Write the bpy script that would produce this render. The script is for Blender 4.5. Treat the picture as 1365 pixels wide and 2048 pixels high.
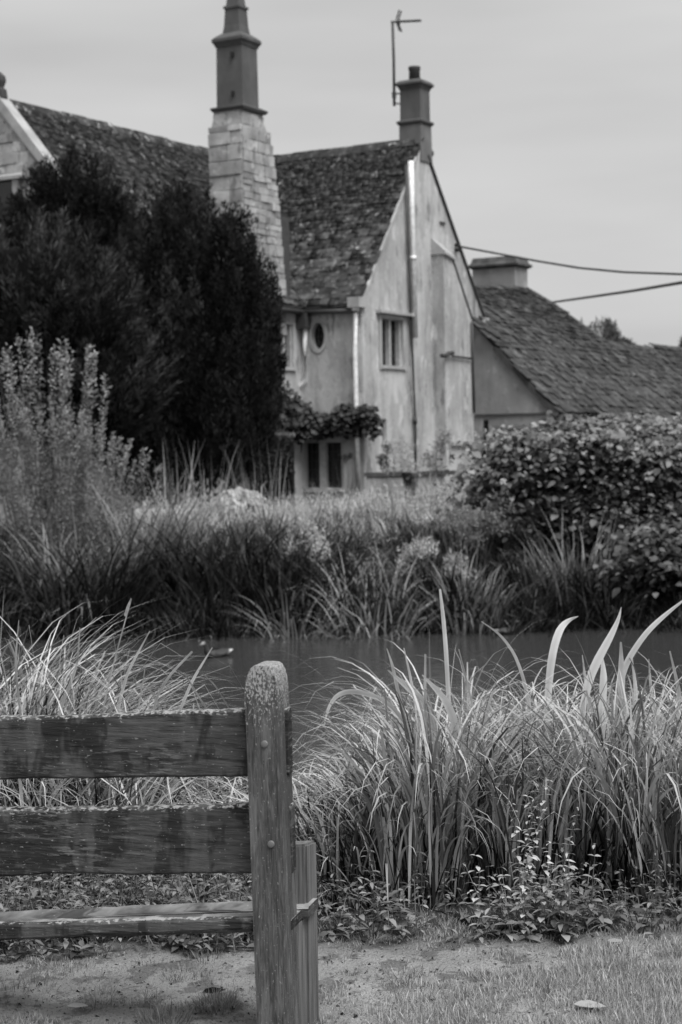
import bpy, bmesh, math, random
import numpy as np
from mathutils import Matrix, Vector
R = math.radians
rng = np.random.default_rng(11); random.seed(11)
SC = bpy.context.scene
for o in list(bpy.data.objects): bpy.data.objects.remove(o)

# ------------------------------------------------------------------ camera
F = 3300.0; CAMZ = 1.5; Y0 = 880.0; ROLL = R(1.0)           # focal length in photo pixels (2048 high), eye height
PITCH = math.atan((1024-Y0)/F)
fw = np.array([0, math.cos(PITCH), -math.sin(PITCH)]); up0 = np.array([0, math.sin(PITCH), math.cos(PITCH)]); rt0 = np.array([1., 0, 0])
rt = rt0*math.cos(ROLL)-up0*math.sin(ROLL); up = up0*math.cos(ROLL)+rt0*math.sin(ROLL)
CAM = np.array([0, 0, CAMZ])
cd = bpy.data.cameras.new('camera'); cam = bpy.data.objects.new('camera', cd); SC.collection.objects.link(cam)
cd.sensor_fit = 'VERTICAL'; cd.sensor_height = 36; cd.sensor_width = 24; cd.lens = F/2048*36
cd.clip_start = .1; cd.clip_end = 3000
cd.dof.use_dof = True; cd.dof.focus_distance = 4.9; cd.dof.aperture_fstop = 5.8
mw = Matrix.Identity(4)
for i in range(3): mw[i][0] = rt[i]; mw[i][1] = up[i]; mw[i][2] = -fw[i]; mw[i][3] = CAM[i]
cam.matrix_world = mw
SC.camera = cam
# ------------------------------------------------------------------ sky, sun, exposure (overcast, black and white)
SUN_EL, SUN_AZ = R(60), R(146)          # azimuth clockwise from +Y (north)
wd = bpy.data.worlds.new('World'); SC.world = wd; wd.use_nodes = True
nt = wd.node_tree; nt.nodes.clear(); N = nt.nodes.new; LK = nt.links.new
out = N('ShaderNodeOutputWorld'); bg = N('ShaderNodeBackground'); sky = N('ShaderNodeTexSky')
sky.sky_type = 'NISHITA'; sky.sun_disc = False; sky.sun_elevation = SUN_EL; sky.sun_rotation = SUN_AZ
sky.air_density = 1.0; sky.dust_density = 4.0; sky.ozone_density = 1.0
bw = N('ShaderNodeRGBToBW'); LK(sky.outputs[0], bw.inputs[0])
mx = N('ShaderNodeMix'); mx.data_type = 'FLOAT'; mx.inputs[0].default_value = .75; mx.inputs[3].default_value = 6.6   # cloud deck
LK(bw.outputs[0], mx.inputs[2])
tc = N('ShaderNodeTexCoord'); mp = N('ShaderNodeMapping'); mp.inputs[3].default_value = (1, 1, 5)
nz = N('ShaderNodeTexNoise'); nz.inputs['Scale'].default_value = 1.9; nz.inputs['Detail'].default_value = 4; nz.inputs['Roughness'].default_value = .45
LK(tc.outputs['Generated'], mp.inputs[0]); LK(mp.outputs[0], nz.inputs['Vector'])
mr = N('ShaderNodeMapRange'); mr.inputs[1].default_value = .3; mr.inputs[2].default_value = .7; mr.inputs[3].default_value = .78; mr.inputs[4].default_value = 1.16
LK(nz.outputs[0], mr.inputs[0])
ml = N('ShaderNodeMath'); ml.operation = 'MULTIPLY'; LK(mx.outputs[0], ml.inputs[0]); LK(mr.outputs[0], ml.inputs[1])
LK(ml.outputs[0], bg.inputs[0]); bg.inputs[1].default_value = .0425; LK(bg.outputs[0], out.inputs[0])
sl = bpy.data.lights.new('sun', 'SUN'); sl.energy = 1.5; sl.angle = R(36)
so = bpy.data.objects.new('sun', sl); SC.collection.objects.link(so)
sd = Vector((math.sin(SUN_AZ)*math.cos(SUN_EL), math.cos(SUN_AZ)*math.cos(SUN_EL), math.sin(SUN_EL)))
so.rotation_euler = sd.to_track_quat('Z', 'Y').to_euler()
vs = SC.view_settings; vs.view_transform = 'Standard'; vs.look = 'None'; vs.exposure = 1.42; vs.gamma = 1.0; vs.use_curve_mapping = False

# ------------------------------------------------------------------ helpers
def ray(px, py): return rt*(px-682.5)/F-up*(py-1024)/F+fw
def W(px, py, D):
    d = ray(px, py); return CAM+d*(D/d[1])
def G(px, py, z):
    d = ray(px, py); return CAM+d*((z-CAMZ)/d[2])
def pix(p):
    q = np.asarray(p, float)-CAM; c = q@fw
    return 682.5+F*(q@rt)/c, 1024-F*(q@up)/c
def hit(px, py, o, n):
    d = ray(px, py); return CAM+d*(((o-CAM)@n)/(d@n))
COL = SC.collection
def tag(o, label=None, cat=None, group=None, kind=None):
    if label: o['label'] = label
    if cat: o['category'] = cat
    if group: o['group'] = group
    if kind: o['kind'] = kind
    return o
def empty(name, loc, label, cat, group=None):
    o = bpy.data.objects.new(name, None); COL.objects.link(o); o.location = loc; o.empty_display_size = .2
    return tag(o, label, cat, group)
def link(name, me, mat=None, parent=None):
    o = bpy.data.objects.new(name, me); COL.objects.link(o)
    if mat and not me.materials: me.materials.append(mat)
    if parent:
        o.parent = parent; o.matrix_parent_inverse = inv(parent)
    return o
def inv(p):
    m = Matrix.Translation(p.location)
    if p.parent: return m.inverted() if p.type == 'EMPTY' else Matrix.Identity(4)
    return m.inverted() if p.type == 'EMPTY' else Matrix.Identity(4)
def npmesh(name, V, Q, tone=None, smooth=False):
    V = np.asarray(V, np.float32); Q = np.asarray(Q, np.int32); k = Q.shape[1]; n = len(Q)
    me = bpy.data.meshes.new(name)
    me.vertices.add(len(V)); me.vertices.foreach_set('co', V.ravel())
    me.loops.add(n*k); me.loops.foreach_set('vertex_index', Q.ravel())
    me.polygons.add(n); me.polygons.foreach_set('loop_start', np.arange(0, n*k, k, dtype=np.int32))
    if smooth: me.polygons.foreach_set('use_smooth', np.ones(n, bool))
    if tone is not None:
        a = me.attributes.new('tone', 'FLOAT', 'POINT'); a.data.foreach_set('value', np.asarray(tone, np.float32))
    me.update(calc_edges=True); me.validate()
    return me
def pymesh(name, v, f):
    me = bpy.data.meshes.new(name); me.from_pydata([tuple(map(float, p)) for p in v], [], f); me.update(); return me
def bmobj(name, bm, mat, parent=None, smooth=False):
    bmesh.ops.recalc_face_normals(bm, faces=bm.faces)
    me = bpy.data.meshes.new(name); bm.to_mesh(me); bm.free()
    if smooth:
        for p in me.polygons: p.use_smooth = True
    return link(name, me, mat, parent)
def prism(bm, pts, ext):
    """pts: closed 3-D polygon, ext: extrusion vector"""
    a = [bm.verts.new(tuple(map(float, p))) for p in pts]; b = [bm.verts.new(tuple(map(float, np.asarray(p)+ext))) for p in pts]
    bm.faces.new(a); bm.faces.new(b[::-1]); n = len(a)
    for i in range(n): bm.faces.new((a[i], b[i], b[(i+1) % n], a[(i+1) % n]))
def tube(bm, pts, r, n=8, cap=True):
    pts = [Vector(p) for p in pts]; rr = r if hasattr(r, '__len__') else [r]*len(pts); rings = []
    for i, p in enumerate(pts):
        t = (pts[min(i+1, len(pts)-1)]-pts[max(i-1, 0)]).normalized()
        a = t.cross(Vector((0, 0, 1)));  a = a if a.length > .05 else t.cross(Vector((1, 0, 0)))
        a.normalize(); b = t.cross(a)
        rings.append([bm.verts.new(p+(a*math.cos(k/n*2*math.pi)+b*math.sin(k/n*2*math.pi))*rr[i]) for k in range(n)])
    for i in range(len(rings)-1):
        for k in range(n): bm.faces.new((rings[i][k], rings[i][(k+1) % n], rings[i+1][(k+1) % n], rings[i+1][k]))
    if cap: bm.faces.new(rings[0][::-1]); bm.faces.new(rings[-1])
def smoothn(x, y, s, seed=0):
    """cheap smooth value noise on arrays"""
    x = np.asarray(x, float)/s+seed*17.3; y = np.asarray(y, float)/s+seed*9.1
    xi = np.floor(x); yi = np.floor(y); fx = x-xi; fy = y-yi
    fx = fx*fx*(3-2*fx); fy = fy*fy*(3-2*fy)
    h = lambda a, b: np.mod(np.sin(a*127.1+b*311.7+seed)*43758.5453, 1.0)
    return (h(xi, yi)*(1-fx)+h(xi+1, yi)*fx)*(1-fy)+(h(xi, yi+1)*(1-fx)+h(xi+1, yi+1)*fx)*fy

# ------------------------------------------------------------------ materials (all grey: the photograph is black and white)
def surf(name, lo, hi, scale=3, stretch=(1, 1, 1), rough=.85, bump=.3, bscale=None, tone=False, spots=None, streaks=None, rotz=0, spec=.3, bdist=.01, pale=None):
    """noise-mixed grey; spots=(value, threshold, scale[, stretch]); streaks=(value, amount, scale)"""
    m = bpy.data.materials.new(name); m.use_nodes = True; t = m.node_tree; t.nodes.clear(); N = t.nodes.new; L = t.links.new
    o = N('ShaderNodeOutputMaterial'); p = N('ShaderNodeBsdfPrincipled'); L(p.outputs[0], o.inputs[0])
    p.inputs['Roughness'].default_value = rough; p.inputs['Specular IOR Level'].default_value = spec
    g = N('ShaderNodeNewGeometry')
    def coords(st, rz=rotz):
        mm = N('ShaderNodeMapping'); mm.vector_type = 'TEXTURE' if False else 'POINT'
        r = N('ShaderNodeVectorRotate'); r.rotation_type = 'Z_AXIS'; r.inputs['Angle'].default_value = rz
        L(g.outputs['Position'], r.inputs['Vector']); L(r.outputs[0], mm.inputs[0]); mm.inputs[3].default_value = st
        return mm.outputs[0]
    def noise(sc, st=(1, 1, 1), det=5, ro=.6):
        n = N('ShaderNodeTexNoise'); n.inputs['Scale'].default_value = sc; n.inputs['Detail'].default_value = det; n.inputs['Roughness'].default_value = ro
        L(coords(st), n.inputs['Vector']); return n.outputs[0]
    def rmap(x, a, b, c, d):
        r = N('ShaderNodeMapRange'); r.clamp = True; L(x, r.inputs[0])
        for i, v in enumerate((a, b, c, d)): r.inputs[i+1].default_value = v
        return r.outputs[0]
    def mix(f, a, b):
        x = N('ShaderNodeMix'); x.data_type = 'FLOAT'; L(f, x.inputs[0])
        for i, v in ((2, a), (3, b)):
            if isinstance(v, (int, float)): x.inputs[i].default_value = v
            else: L(v, x.inputs[i])
        return x.outputs[0]
    c = rmap(noise(scale, stretch), .3, .7, lo, hi)
    if tone:
        a = N('ShaderNodeAttribute'); a.attribute_name = 'tone'
        q = N('ShaderNodeMath'); q.operation = 'MULTIPLY'; L(c, q.inputs[0]); L(a.outputs['Fac'], q.inputs[1]); c = q.outputs[0]
    if streaks: c = mix(rmap(noise(streaks[2], (1, 1, .2), 7, .7), .46, .68, 0, streaks[1]), c, streaks[0])
    for s in (spots or []):
        f_ = rmap(noise(s[2], s[3] if len(s) > 3 else (1, 1, 1), 4, .6), s[1], s[1]+.05, 0, s[4] if len(s) > 4 else 1)
        if len(s) > 5:
            mq = N('ShaderNodeMath'); mq.operation = 'MULTIPLY'; L(f_, mq.inputs[0]); L(rmap(noise(s[5], (1, 1, 1), 3), .46, .62, 0, 1), mq.inputs[1]); f_ = mq.outputs[0]
        c = mix(f_, c, s[0])
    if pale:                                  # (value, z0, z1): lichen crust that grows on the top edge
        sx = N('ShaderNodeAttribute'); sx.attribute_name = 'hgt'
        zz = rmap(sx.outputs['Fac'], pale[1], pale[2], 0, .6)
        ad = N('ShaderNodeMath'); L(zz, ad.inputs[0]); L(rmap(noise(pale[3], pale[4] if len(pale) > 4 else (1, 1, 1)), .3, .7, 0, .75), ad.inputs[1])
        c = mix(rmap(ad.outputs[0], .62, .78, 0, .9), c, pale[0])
    L(c, p.inputs['Base Color'])
    if bump:
        b = N('ShaderNodeBump'); b.inputs['Strength'].default_value = bump; b.inputs['Distance'].default_value = bdist
        L(noise(bscale or scale*4, stretch), b.inputs['Height']); L(b.outputs[0], p.inputs['Normal'])
    return m
def leafm(name, lo, hi, transl=.3, rough=.5, spec=.35):
    m = bpy.data.materials.new(name); m.use_nodes = True; t = m.node_tree; t.nodes.clear(); N = t.nodes.new; L = t.links.new
    o = N('ShaderNodeOutputMaterial'); p = N('ShaderNodeBsdfPrincipled'); tr = N('ShaderNodeBsdfTranslucent'); mx = N('ShaderNodeMixShader')
    a = N('ShaderNodeAttribute'); a.attribute_name = 'tone'; r = N('ShaderNodeMapRange'); r.clamp = False
    L(a.outputs['Fac'], r.inputs[0]); r.inputs[3].default_value = lo; r.inputs[4].default_value = hi
    L(r.outputs[0], p.inputs['Base Color']); L(r.outputs[0], tr.inputs[0]); p.inputs['Roughness'].default_value = rough; p.inputs['Specular IOR Level'].default_value = spec
    mx.inputs[0].default_value = transl; L(p.outputs[0], mx.inputs[1]); L(tr.outputs[0], mx.inputs[2]); L(mx.outputs[0], o.inputs[0])
    return m
def plain(name, v, rough=.6, spec=.3, metal=0):
    m = bpy.data.materials.new(name); m.use_nodes = True; t = m.node_tree; p = t.nodes['Principled BSDF']
    n = t.nodes.new('ShaderNodeTexNoise'); n.inputs['Scale'].default_value = 9; n.inputs['Detail'].default_value = 4
    tcn = t.nodes.new('ShaderNodeNewGeometry'); t.links.new(tcn.outputs['Position'], n.inputs['Vector'])
    r = t.nodes.new('ShaderNodeMapRange'); t.links.new(n.outputs[0], r.inputs[0]); r.inputs[1].default_value = .3; r.inputs[2].default_value = .7
    r.inputs[3].default_value = v*.8; r.inputs[4].default_value = v*1.2; t.links.new(r.outputs[0], p.inputs['Base Color'])
    p.inputs['Roughness'].default_value = rough; p.inputs['Specular IOR Level'].default_value = spec; p.inputs['Metallic'].default_value = metal
    return m
MT = {}
MT['render'] = surf('limewashed_render', .32, .58, .7, (1, 1, .5), .92, .7, 14, streaks=(.13, .75, 1.3), spots=[(.30, .55, 2.3, (1, 1, .5), .6), (.16, .60, 3.4, (1, 1, .28), .7), (.62, .60, 3.2, (1, 1, .5), .6), (.10, .62, 9, (1, 1, .6), .6, 1.2), (.55, .60, 14, (1, 1, 1), .5), (.2, .60, 26, (1, 1, .8), .45)], bdist=.02)
MT['render_grey'] = surf('grey_render', .22, .36, 1.3, (1, 1, .7), .92, .6, 16, streaks=(.14, .5, 1.2), spots=[(.42, .62, 2.6, (1, 1, .7), .5), (.15, .62, 5, (1, 1, .6), .5)], bdist=.02)
MT['stone'] = surf('limestone_block', .22, .42, 2.2, rough=.92, bump=.6, bscale=18, tone=True, spots=[(.10, .58, 2.6, (1, 1, .5), .6), (.58, .60, 4.2, (1, 1, 1), .7), (.16, .60, 8, (1, 1, .8), .6)], bdist=.02)
MT['mortar'] = surf('lime_mortar', .22, .34, 5, bump=.4)
MT['trim'] = surf('dressed_limestone', .28, .44, 2.5, rough=.9, bump=.4, bscale=20, spots=[(.2, .66, 3.5, (1, 1, .5), .5)])
MT['shaft'] = surf('sooty_stone', .07, .12, 2.2, (1, 1, .6), .9, .4, 15, streaks=(.09, .6, 1.5), tone=True)
MT['slate'] = surf('stone_slate', .02, .085, 3.2, spec=.1, rough=.9, bump=.6, bscale=22, tone=True, spots=[(.02, .56, 1.1, (1, 1, 1), .6), (.16, .57, 5.5, (1, 1, 1), .65), (.50, .60, 5.0, (1, 1, 1), .9, 1.1)], bdist=.015)
MT['slate_far'] = surf('mossy_stone_slate', .03, .095, 2.6, spec=.1, rough=.9, bump=.6, bscale=20, tone=True, spots=[(.05, .6, 1.0, (1, 1, 1), .6), (.2, .6, 3.6, (1, 1, 1), .6), (.46, .70, 4.4, (1, 1, 1), .85)], bdist=.015)
MT['underroof'] = plain('dark_batten', .03, .9)
MT['lead'] = plain('dark_lead', .06, .6)
MT['pipe_pale'] = plain('pale_painted_pipe', .78, .5)
MT['pipe_dark'] = plain('dark_iron_pipe', .05, .5)
MT['glass'] = plain('dark_window_glass', .012, .12, .5)
MT['frame'] = plain('stone_mullion', .38, .85)
MT['black'] = plain('black_plastic', .02, .5)
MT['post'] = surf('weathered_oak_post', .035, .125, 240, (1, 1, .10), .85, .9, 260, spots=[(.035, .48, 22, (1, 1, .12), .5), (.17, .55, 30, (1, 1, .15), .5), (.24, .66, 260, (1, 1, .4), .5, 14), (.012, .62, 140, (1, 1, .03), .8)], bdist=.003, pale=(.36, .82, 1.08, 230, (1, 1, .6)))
MT['post_side'] = surf('oak_side', .06, .20, 120, (1, 1, .03), .85, .8, 200, spots=[(.05, .6, 40, (1, 1, .04), .8), (.36, .68, 160, (1, 1, .2), .6)], bdist=.003)
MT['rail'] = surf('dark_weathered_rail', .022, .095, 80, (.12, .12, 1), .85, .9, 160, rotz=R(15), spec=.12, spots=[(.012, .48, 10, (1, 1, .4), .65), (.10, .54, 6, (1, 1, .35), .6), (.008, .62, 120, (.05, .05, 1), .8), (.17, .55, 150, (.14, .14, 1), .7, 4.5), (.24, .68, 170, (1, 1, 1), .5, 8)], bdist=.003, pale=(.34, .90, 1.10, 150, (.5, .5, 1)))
MT['slat'] = surf('lit_slat_top', .10, .5, 90, (.06, .06, 1), .85, .8, 160, rotz=R(15), spots=[(.05, .56, 60, (.05, .05, 1), .75), (.55, .66, 120, (.4, .4, 1), .7)], bdist=.003)
MT['bolt'] = plain('rusty_bolt', .14, .6, .5, .3)
MT['water'] = None
MT['sedge'] = leafm('sedge_leaf', .012, .62, .18, .45, .2)
MT['iris'] = leafm('iris_leaf', .34, .78, .35, .4)
MT['reed'] = leafm('bank_reed_leaf', .002, .32, .15, .55, .15)
MT['palereed'] = leafm('pale_reed_leaf', .12, .52, .2, .5)
MT['yew'] = leafm('yew_foliage', .001, .065, .05, .7, .06)
MT['juniper'] = leafm('juniper_foliage', .002, .10, .06, .7, .08)
MT['shrub'] = leafm('pale_shrub_leaf', .06, .36, .2, .55)
MT['meadow'] = leafm('meadow_flower', .12, .62, .2, .6)
MT['bush'] = leafm('bramble_leaf', .002, .24, .12, .5, .25)
MT['vine'] = leafm('vine_leaf', .006, .085, .15, .5, .2)
MT['weed'] = leafm('weed_leaf', .012, .34, .15, .55, .15)
MT['lawn'] = leafm('short_grass', .08, .56, .25, .6)
MT['farleaf'] = leafm('distant_foliage', .07, .15, .2, .7)
MT['bark'] = surf('bark', .05, .1, 8, (1, 1, .3))
MT['stem'] = leafm('plant_stem', .08, .2, .1, .6)

# ------------------------------------------------------------------ ground, pond
def ground_z(x, y):
    x = np.asarray(x, float); y = np.asarray(y, float)
    near = 6.5+.35*(smoothn(x, 0*x, 1.1, 3)-.5)*2
    far = 21.25+.35*(smoothn(x, 0*x+5, 2.3, 4)-.5)*2
    sm = lambda t: np.clip(t, 0, 1)**2*(3-2*np.clip(t, 0, 1))
    z = -1.45*sm((y-near)/2.0)
    zf = -1.45+1.45*sm((y-far+.55)/1.3)*.55+1.45*.45*sm((y-far-.6)/4.5)
    z = np.where(y > 14, zf, z)
    side = sm((np.abs(x)-26)/5); z = z*(1-side)
    z = z+np.where(y > 31, -.45*sm((y-31)/5), 0)
    z = z+.012*(smoothn(x, y, .35, 1)-.5)*2*(y < 7)+.018*(smoothn(x, y, .12, 2)-.5)*(y < 7)+.010*(smoothn(x, y, .05, 6)-.5)*(y < 7)+.16*(smoothn(x, y, 1.7, 5)-.5)*(y > 22)
    return z
ys = np.concatenate([np.linspace(-6, 3.4, 24), np.linspace(3.5, 6, 110), np.linspace(6.05, 9, 40), np.linspace(9.3, 20, 30), np.linspace(20.1, 28, 60), np.linspace(28.5, 60, 60), np.geomspace(62, 1500, 40)])
xs = np.concatenate([-np.geomspace(30, 900, 25)[::-1], np.linspace(-29, -3.1, 45), np.linspace(-3, 3, 160), np.linspace(3.1, 29, 45), np.geomspace(30, 900, 25)])
X, Y = np.meshgrid(xs, ys); Z = ground_z(X, Y)
nx, ny = len(xs), len(ys); idx = np.arange(nx*ny).reshape(ny, nx)
Q = np.stack([idx[:-1, :-1], idx[:-1, 1:], idx[1:, 1:], idx[1:, :-1]], -1).reshape(-1, 4)
gm = surf('trodden_earth', .25, .46, 5.5, rough=.95, bump=1.0, bscale=130, spots=[(.10, .53, 7, (1, 1, 1), .65), (.06, .58, 22, (1, 1, 1), .5), (.45, .62, 70, (1, 1, 1), .5), (.04, .60, 110, (1, 1, 1), .6)], bdist=.02)
t = gm.node_tree; P_ = t.nodes['Principled BSDF']; lk = P_.inputs['Base Color'].links[0]; src = lk.from_socket
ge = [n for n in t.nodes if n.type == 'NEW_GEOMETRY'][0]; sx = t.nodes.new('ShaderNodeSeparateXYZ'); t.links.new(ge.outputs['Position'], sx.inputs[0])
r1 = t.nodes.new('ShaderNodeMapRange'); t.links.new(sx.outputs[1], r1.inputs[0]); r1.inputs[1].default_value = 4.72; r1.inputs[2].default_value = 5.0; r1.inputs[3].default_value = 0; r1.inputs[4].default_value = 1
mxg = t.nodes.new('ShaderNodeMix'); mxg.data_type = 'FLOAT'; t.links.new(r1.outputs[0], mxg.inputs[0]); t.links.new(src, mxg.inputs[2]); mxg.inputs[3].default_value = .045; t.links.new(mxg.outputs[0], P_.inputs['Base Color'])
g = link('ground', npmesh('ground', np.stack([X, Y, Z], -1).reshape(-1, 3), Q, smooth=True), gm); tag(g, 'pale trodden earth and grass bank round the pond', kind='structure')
wm = bpy.data.materials.new('pond_water'); wm.use_nodes = True; t = wm.node_tree; p = t.nodes['Principled BSDF']
p.inputs['Base Color'].default_value = (.045, .045, .045, 1); p.inputs['Roughness'].default_value = .1; p.inputs['IOR'].default_value = 1.33; p.inputs['Specular IOR Level'].default_value = .5
ge = t.nodes.new('ShaderNodeNewGeometry'); mpn = t.nodes.new('ShaderNodeMapping'); mpn.inputs[3].default_value = (1.2, 2.6, 1); nn = t.nodes.new('ShaderNodeTexNoise')
nn.inputs['Scale'].default_value = 2.0; nn.inputs['Detail'].default_value = 5; bb = t.nodes.new('ShaderNodeBump'); bb.inputs['Strength'].default_value = .28; bb.inputs['Distance'].default_value = .05
t.links.new(ge.outputs['Position'], mpn.inputs[0]); t.links.new(mpn.outputs[0], nn.inputs['Vector']); t.links.new(nn.outputs[0], bb.inputs['Height']); t.links.new(bb.outputs[0], p.inputs['Normal'])
w = link('water', pymesh('water', [(-30, 6.3, -1), (30, 6.3, -1), (30, 23.5, -1), (-30, 23.5, -1)], [(0, 1, 2, 3)]), wm); tag(w, 'dark still pond water between the banks', kind='structure')
WATER_Z = -1.0
#PART2
# ------------------------------------------------------------------ house: plan axes u (along the front, right) and v (back)
YAW = R(30)
U = np.array([math.cos(YAW), -math.sin(YAW), 0]); V = np.array([math.sin(YAW), math.cos(YAW), 0]); ZZ = np.array([0, 0, 1.])
C0 = W(727, 800, 42); C0[2] = 0
def H(u, v, z): return C0+U*u+V*v+ZZ*z
def pu(px, py, u0):
    p = hit(px, py, C0+U*u0, U); return float((p-C0)@V), float(p[2])
def pv(px, py, v0):
    p = hit(px, py, C0+V*v0, V); return float((p-C0)@U), float(p[2])
GZ = -.6
VR, ZR, ZE, VB = 3.5, 9.5, 5.0, 7.25            # main ridge depth and height, eaves height, back wall
UW, UR = -1.79, -5.7                             # wing side wall and wing ridge
VG = -7.0                                        # wing gable front
def boxuvz(bm, u0, u1, v0, v1, z0, z1):
    prism(bm, [H(u0, v0, z0), H(u1, v0, z0), H(u1, v1, z0), H(u0, v1, z0)], ZZ*(z1-z0))
def part_box(name, mat, parent, *b):
    bm = bmesh.new(); boxuvz(bm, *b); return bmobj(name, bm, mat, parent)
def part_prism(name, mat, parent, pts, ext):
    bm = bmesh.new(); prism(bm, pts, ext); return bmobj(name, bm, mat, parent)
def cut(o, cutters):
    """cut window recesses out of a wall"""
    bm = bmesh.new()
    for c in cutters: prism(bm, *c)
    bmesh.ops.recalc_face_normals(bm, faces=bm.faces)
    me = bpy.data.meshes.new('c'); bm.to_mesh(me); bm.free(); co = bpy.data.objects.new('c', me); COL.objects.link(co)
    md = o.modifiers.new('b', 'BOOLEAN'); md.operation = 'DIFFERENCE'; md.object = co; md.solver = 'EXACT'
    bpy.context.view_layer.update()
    dg = bpy.context.evaluated_depsgraph_get(); nm = bpy.data.meshes.new_from_object(o.evaluated_get(dg))
    o.modifiers.clear(); old = o.data; o.data = nm; bpy.data.objects.remove(co)
    if not nm.materials: nm.materials.append(old.materials[0])
house = empty('stone_house', H(0, 0, GZ), 'old limewashed stone house with two chimneys and steep stone slate roofs', 'house')

# walls
main_wall = part_prism('wall', MT['render'], house, [H(0, 0, GZ-.5), H(0, VB, GZ-.5), H(0, VB, ZE), H(0, VR, ZR-.05), H(0, 0, ZE)], U*-9.0)
wing_wall = part_prism('wing_wall', MT['render'], house, [H(UW, VG, GZ-.5), H(UW, VG, ZE), H(UR, VG, ZR-.05), H(2*UR-UW, VG, ZE), H(2*UR-UW, VG, GZ-.5)], V*(VR-VG))
# window recesses
def rect_u(px0, py0, px1, py1, u0):
    a = pu(px0, py0, u0); b = pu(px1, py1, u0); return a[0], b[0], b[1], a[1]      # v0 v1 z0 z1
def rect_v(px0, py0, px1, py1, v0):
    a = pv(px0, py0, v0); b = pv(px1, py1, v0); return a[0], b[0], b[1], a[1]
gwin = rect_u(762, 637, 806, 734, 0); slit = rect_u(764, 838, 774, 884, 0)
fwin = rect_v(600, 886, 688, 976, 0)
wwin = rect_u(556, 646, 588, 736, UW)
def cu(r, u0, d): return ([H(u0+.2, r[0], r[2]), H(u0+.2, r[1], r[2]), H(u0+.2, r[1], r[3]), H(u0+.2, r[0], r[3])], U*-(d+.2))
def cv(r, v0, d): return ([H(r[0], v0-.2, r[2]), H(r[1], v0-.2, r[2]), H(r[1], v0-.2, r[3]), H(r[0], v0-.2, r[3])], V*(d+.2))
ov = pv(637, 672, 0); a0 = pv(624, 672, 0)[0]; orx = ov[0]-a0; orz = .345
oval = [H(ov[0]+orx*math.cos(k/24*2*math.pi), -.2, ov[1]+orz*math.sin(k/24*2*math.pi)) for k in range(24)]
cut(main_wall, [cu(gwin, 0, .22), cu(slit, 0, .25), cv(fwin, 0, .22), (oval, V*.4)])
cut(wing_wall, [cu(wwin, UW, .2)])
def win_u(r, u0, lights, frame_w=.075, back=.2):
    f = bmesh.new(); n = lights
    for i in range(n+1):
        vv = r[0]+(r[1]-r[0])*i/n; hw = frame_w*(.62 if 0 < i < n else .5)
        lo, hi = (vv, vv+frame_w) if i == 0 else (vv-frame_w, vv) if i == n else (vv-hw, vv+hw)
        boxuvz(f, u0-back+.02, u0-.05, lo, hi, r[2]+.002, r[3]-.002)
    fr = bmobj('window', f, MT['frame'], house)
    sl = bmesh.new(); boxuvz(sl, u0-back+.03, u0+.06, r[0]-.06, r[1]+.06, r[2]-.07, r[2]+.012); bmobj('sill', sl, MT['trim'], fr)
    for i in range(n):
        lo = r[0]+(r[1]-r[0])*i/n; hi = r[0]+(r[1]-r[0])*(i+1)/n
        b = bmesh.new(); boxuvz(b, u0-back-.01, u0-back+.012, lo, hi, r[2], r[3]); bmobj('pane', b, MT['glass'], fr)
        b = bmesh.new()
        for k in range(1, 4): zz = r[2]+(r[3]-r[2])*k/4; boxuvz(b, u0-back+.013, u0-back+.022, lo+.02, hi-.02, zz-.008, zz+.008)
        bmobj('lead_came', b, MT['lead'], fr)['kind'] = 'stuff'
    return fr
win_u(gwin, 0, 2); win_u(wwin, UW, 2, .07); win_u(slit, 0, 1, .02)
# drip mould over gable window
dm = rect_u(752, 624, 822, 634, 0)
part_prism('drip_mould', MT['trim'], house, [H(.002, dm[0], dm[2]), H(.17, dm[0], dm[2]), H(.17, dm[0], dm[2]+.07), H(.002, dm[0], dm[3]+.06)], V*(dm[1]-dm[0]))
# surround of the gable window, proud of the wall
for (a, b, c, d) in ((gwin[0]-.14, gwin[0]-.003, gwin[2]-.1, gwin[3]+.02), (gwin[1]+.003, gwin[1]+.16, gwin[2]-.1, gwin[3]+.02), (gwin[0]-.14, gwin[1]+.16, gwin[3]+.021, gwin[3]+.13)):
    part_box('window_surround', MT['trim'], house, .002, .035, a, b, c, d)
# front ground floor window: wide two lights
f = bmesh.new(); r = fwin; mid = pv(643, 900, 0)[0]
boxuvz(f, mid-.09, mid+.09, .05, .19, r[2], r[3]); boxuvz(f, r[0], r[0]+.09, .05, .19, r[2], r[3]); boxuvz(f, r[1]-.09, r[1], .05, .19, r[2], r[3])
fr = bmobj('window', f, MT['frame'], house)
for a, b in ((r[0]+.09, mid-.09), (mid+.09, r[1]-.09)):
    q = bmesh.new(); boxuvz(q, a-.01, b+.01, .2, .212, r[2], r[3]); bmobj('pane', q, MT['glass'], fr)
    q = bmesh.new()
    for k in range(1, 5): zz = r[2]+(r[3]-r[2])*k/5; boxuvz(q, a, b, .188, .198, zz-.008, zz+.008)
    for k in range(1, 3): uu = a+(b-a)*k/3; boxuvz(q, uu-.008, uu+.008, .186, .197, r[2], r[3])
    bmobj('lead_came', q, MT['lead'], fr)['kind'] = 'stuff'
part_box('lintel', MT['trim'], house, r[0]-.15, r[1]+.1, -.05, -.002, r[3], r[3]+.16)
part_box('sill', MT['trim'], house, r[0]-.12, r[1]+.12, -.09, .05, r[2]-.1, r[2]+.005)
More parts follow.
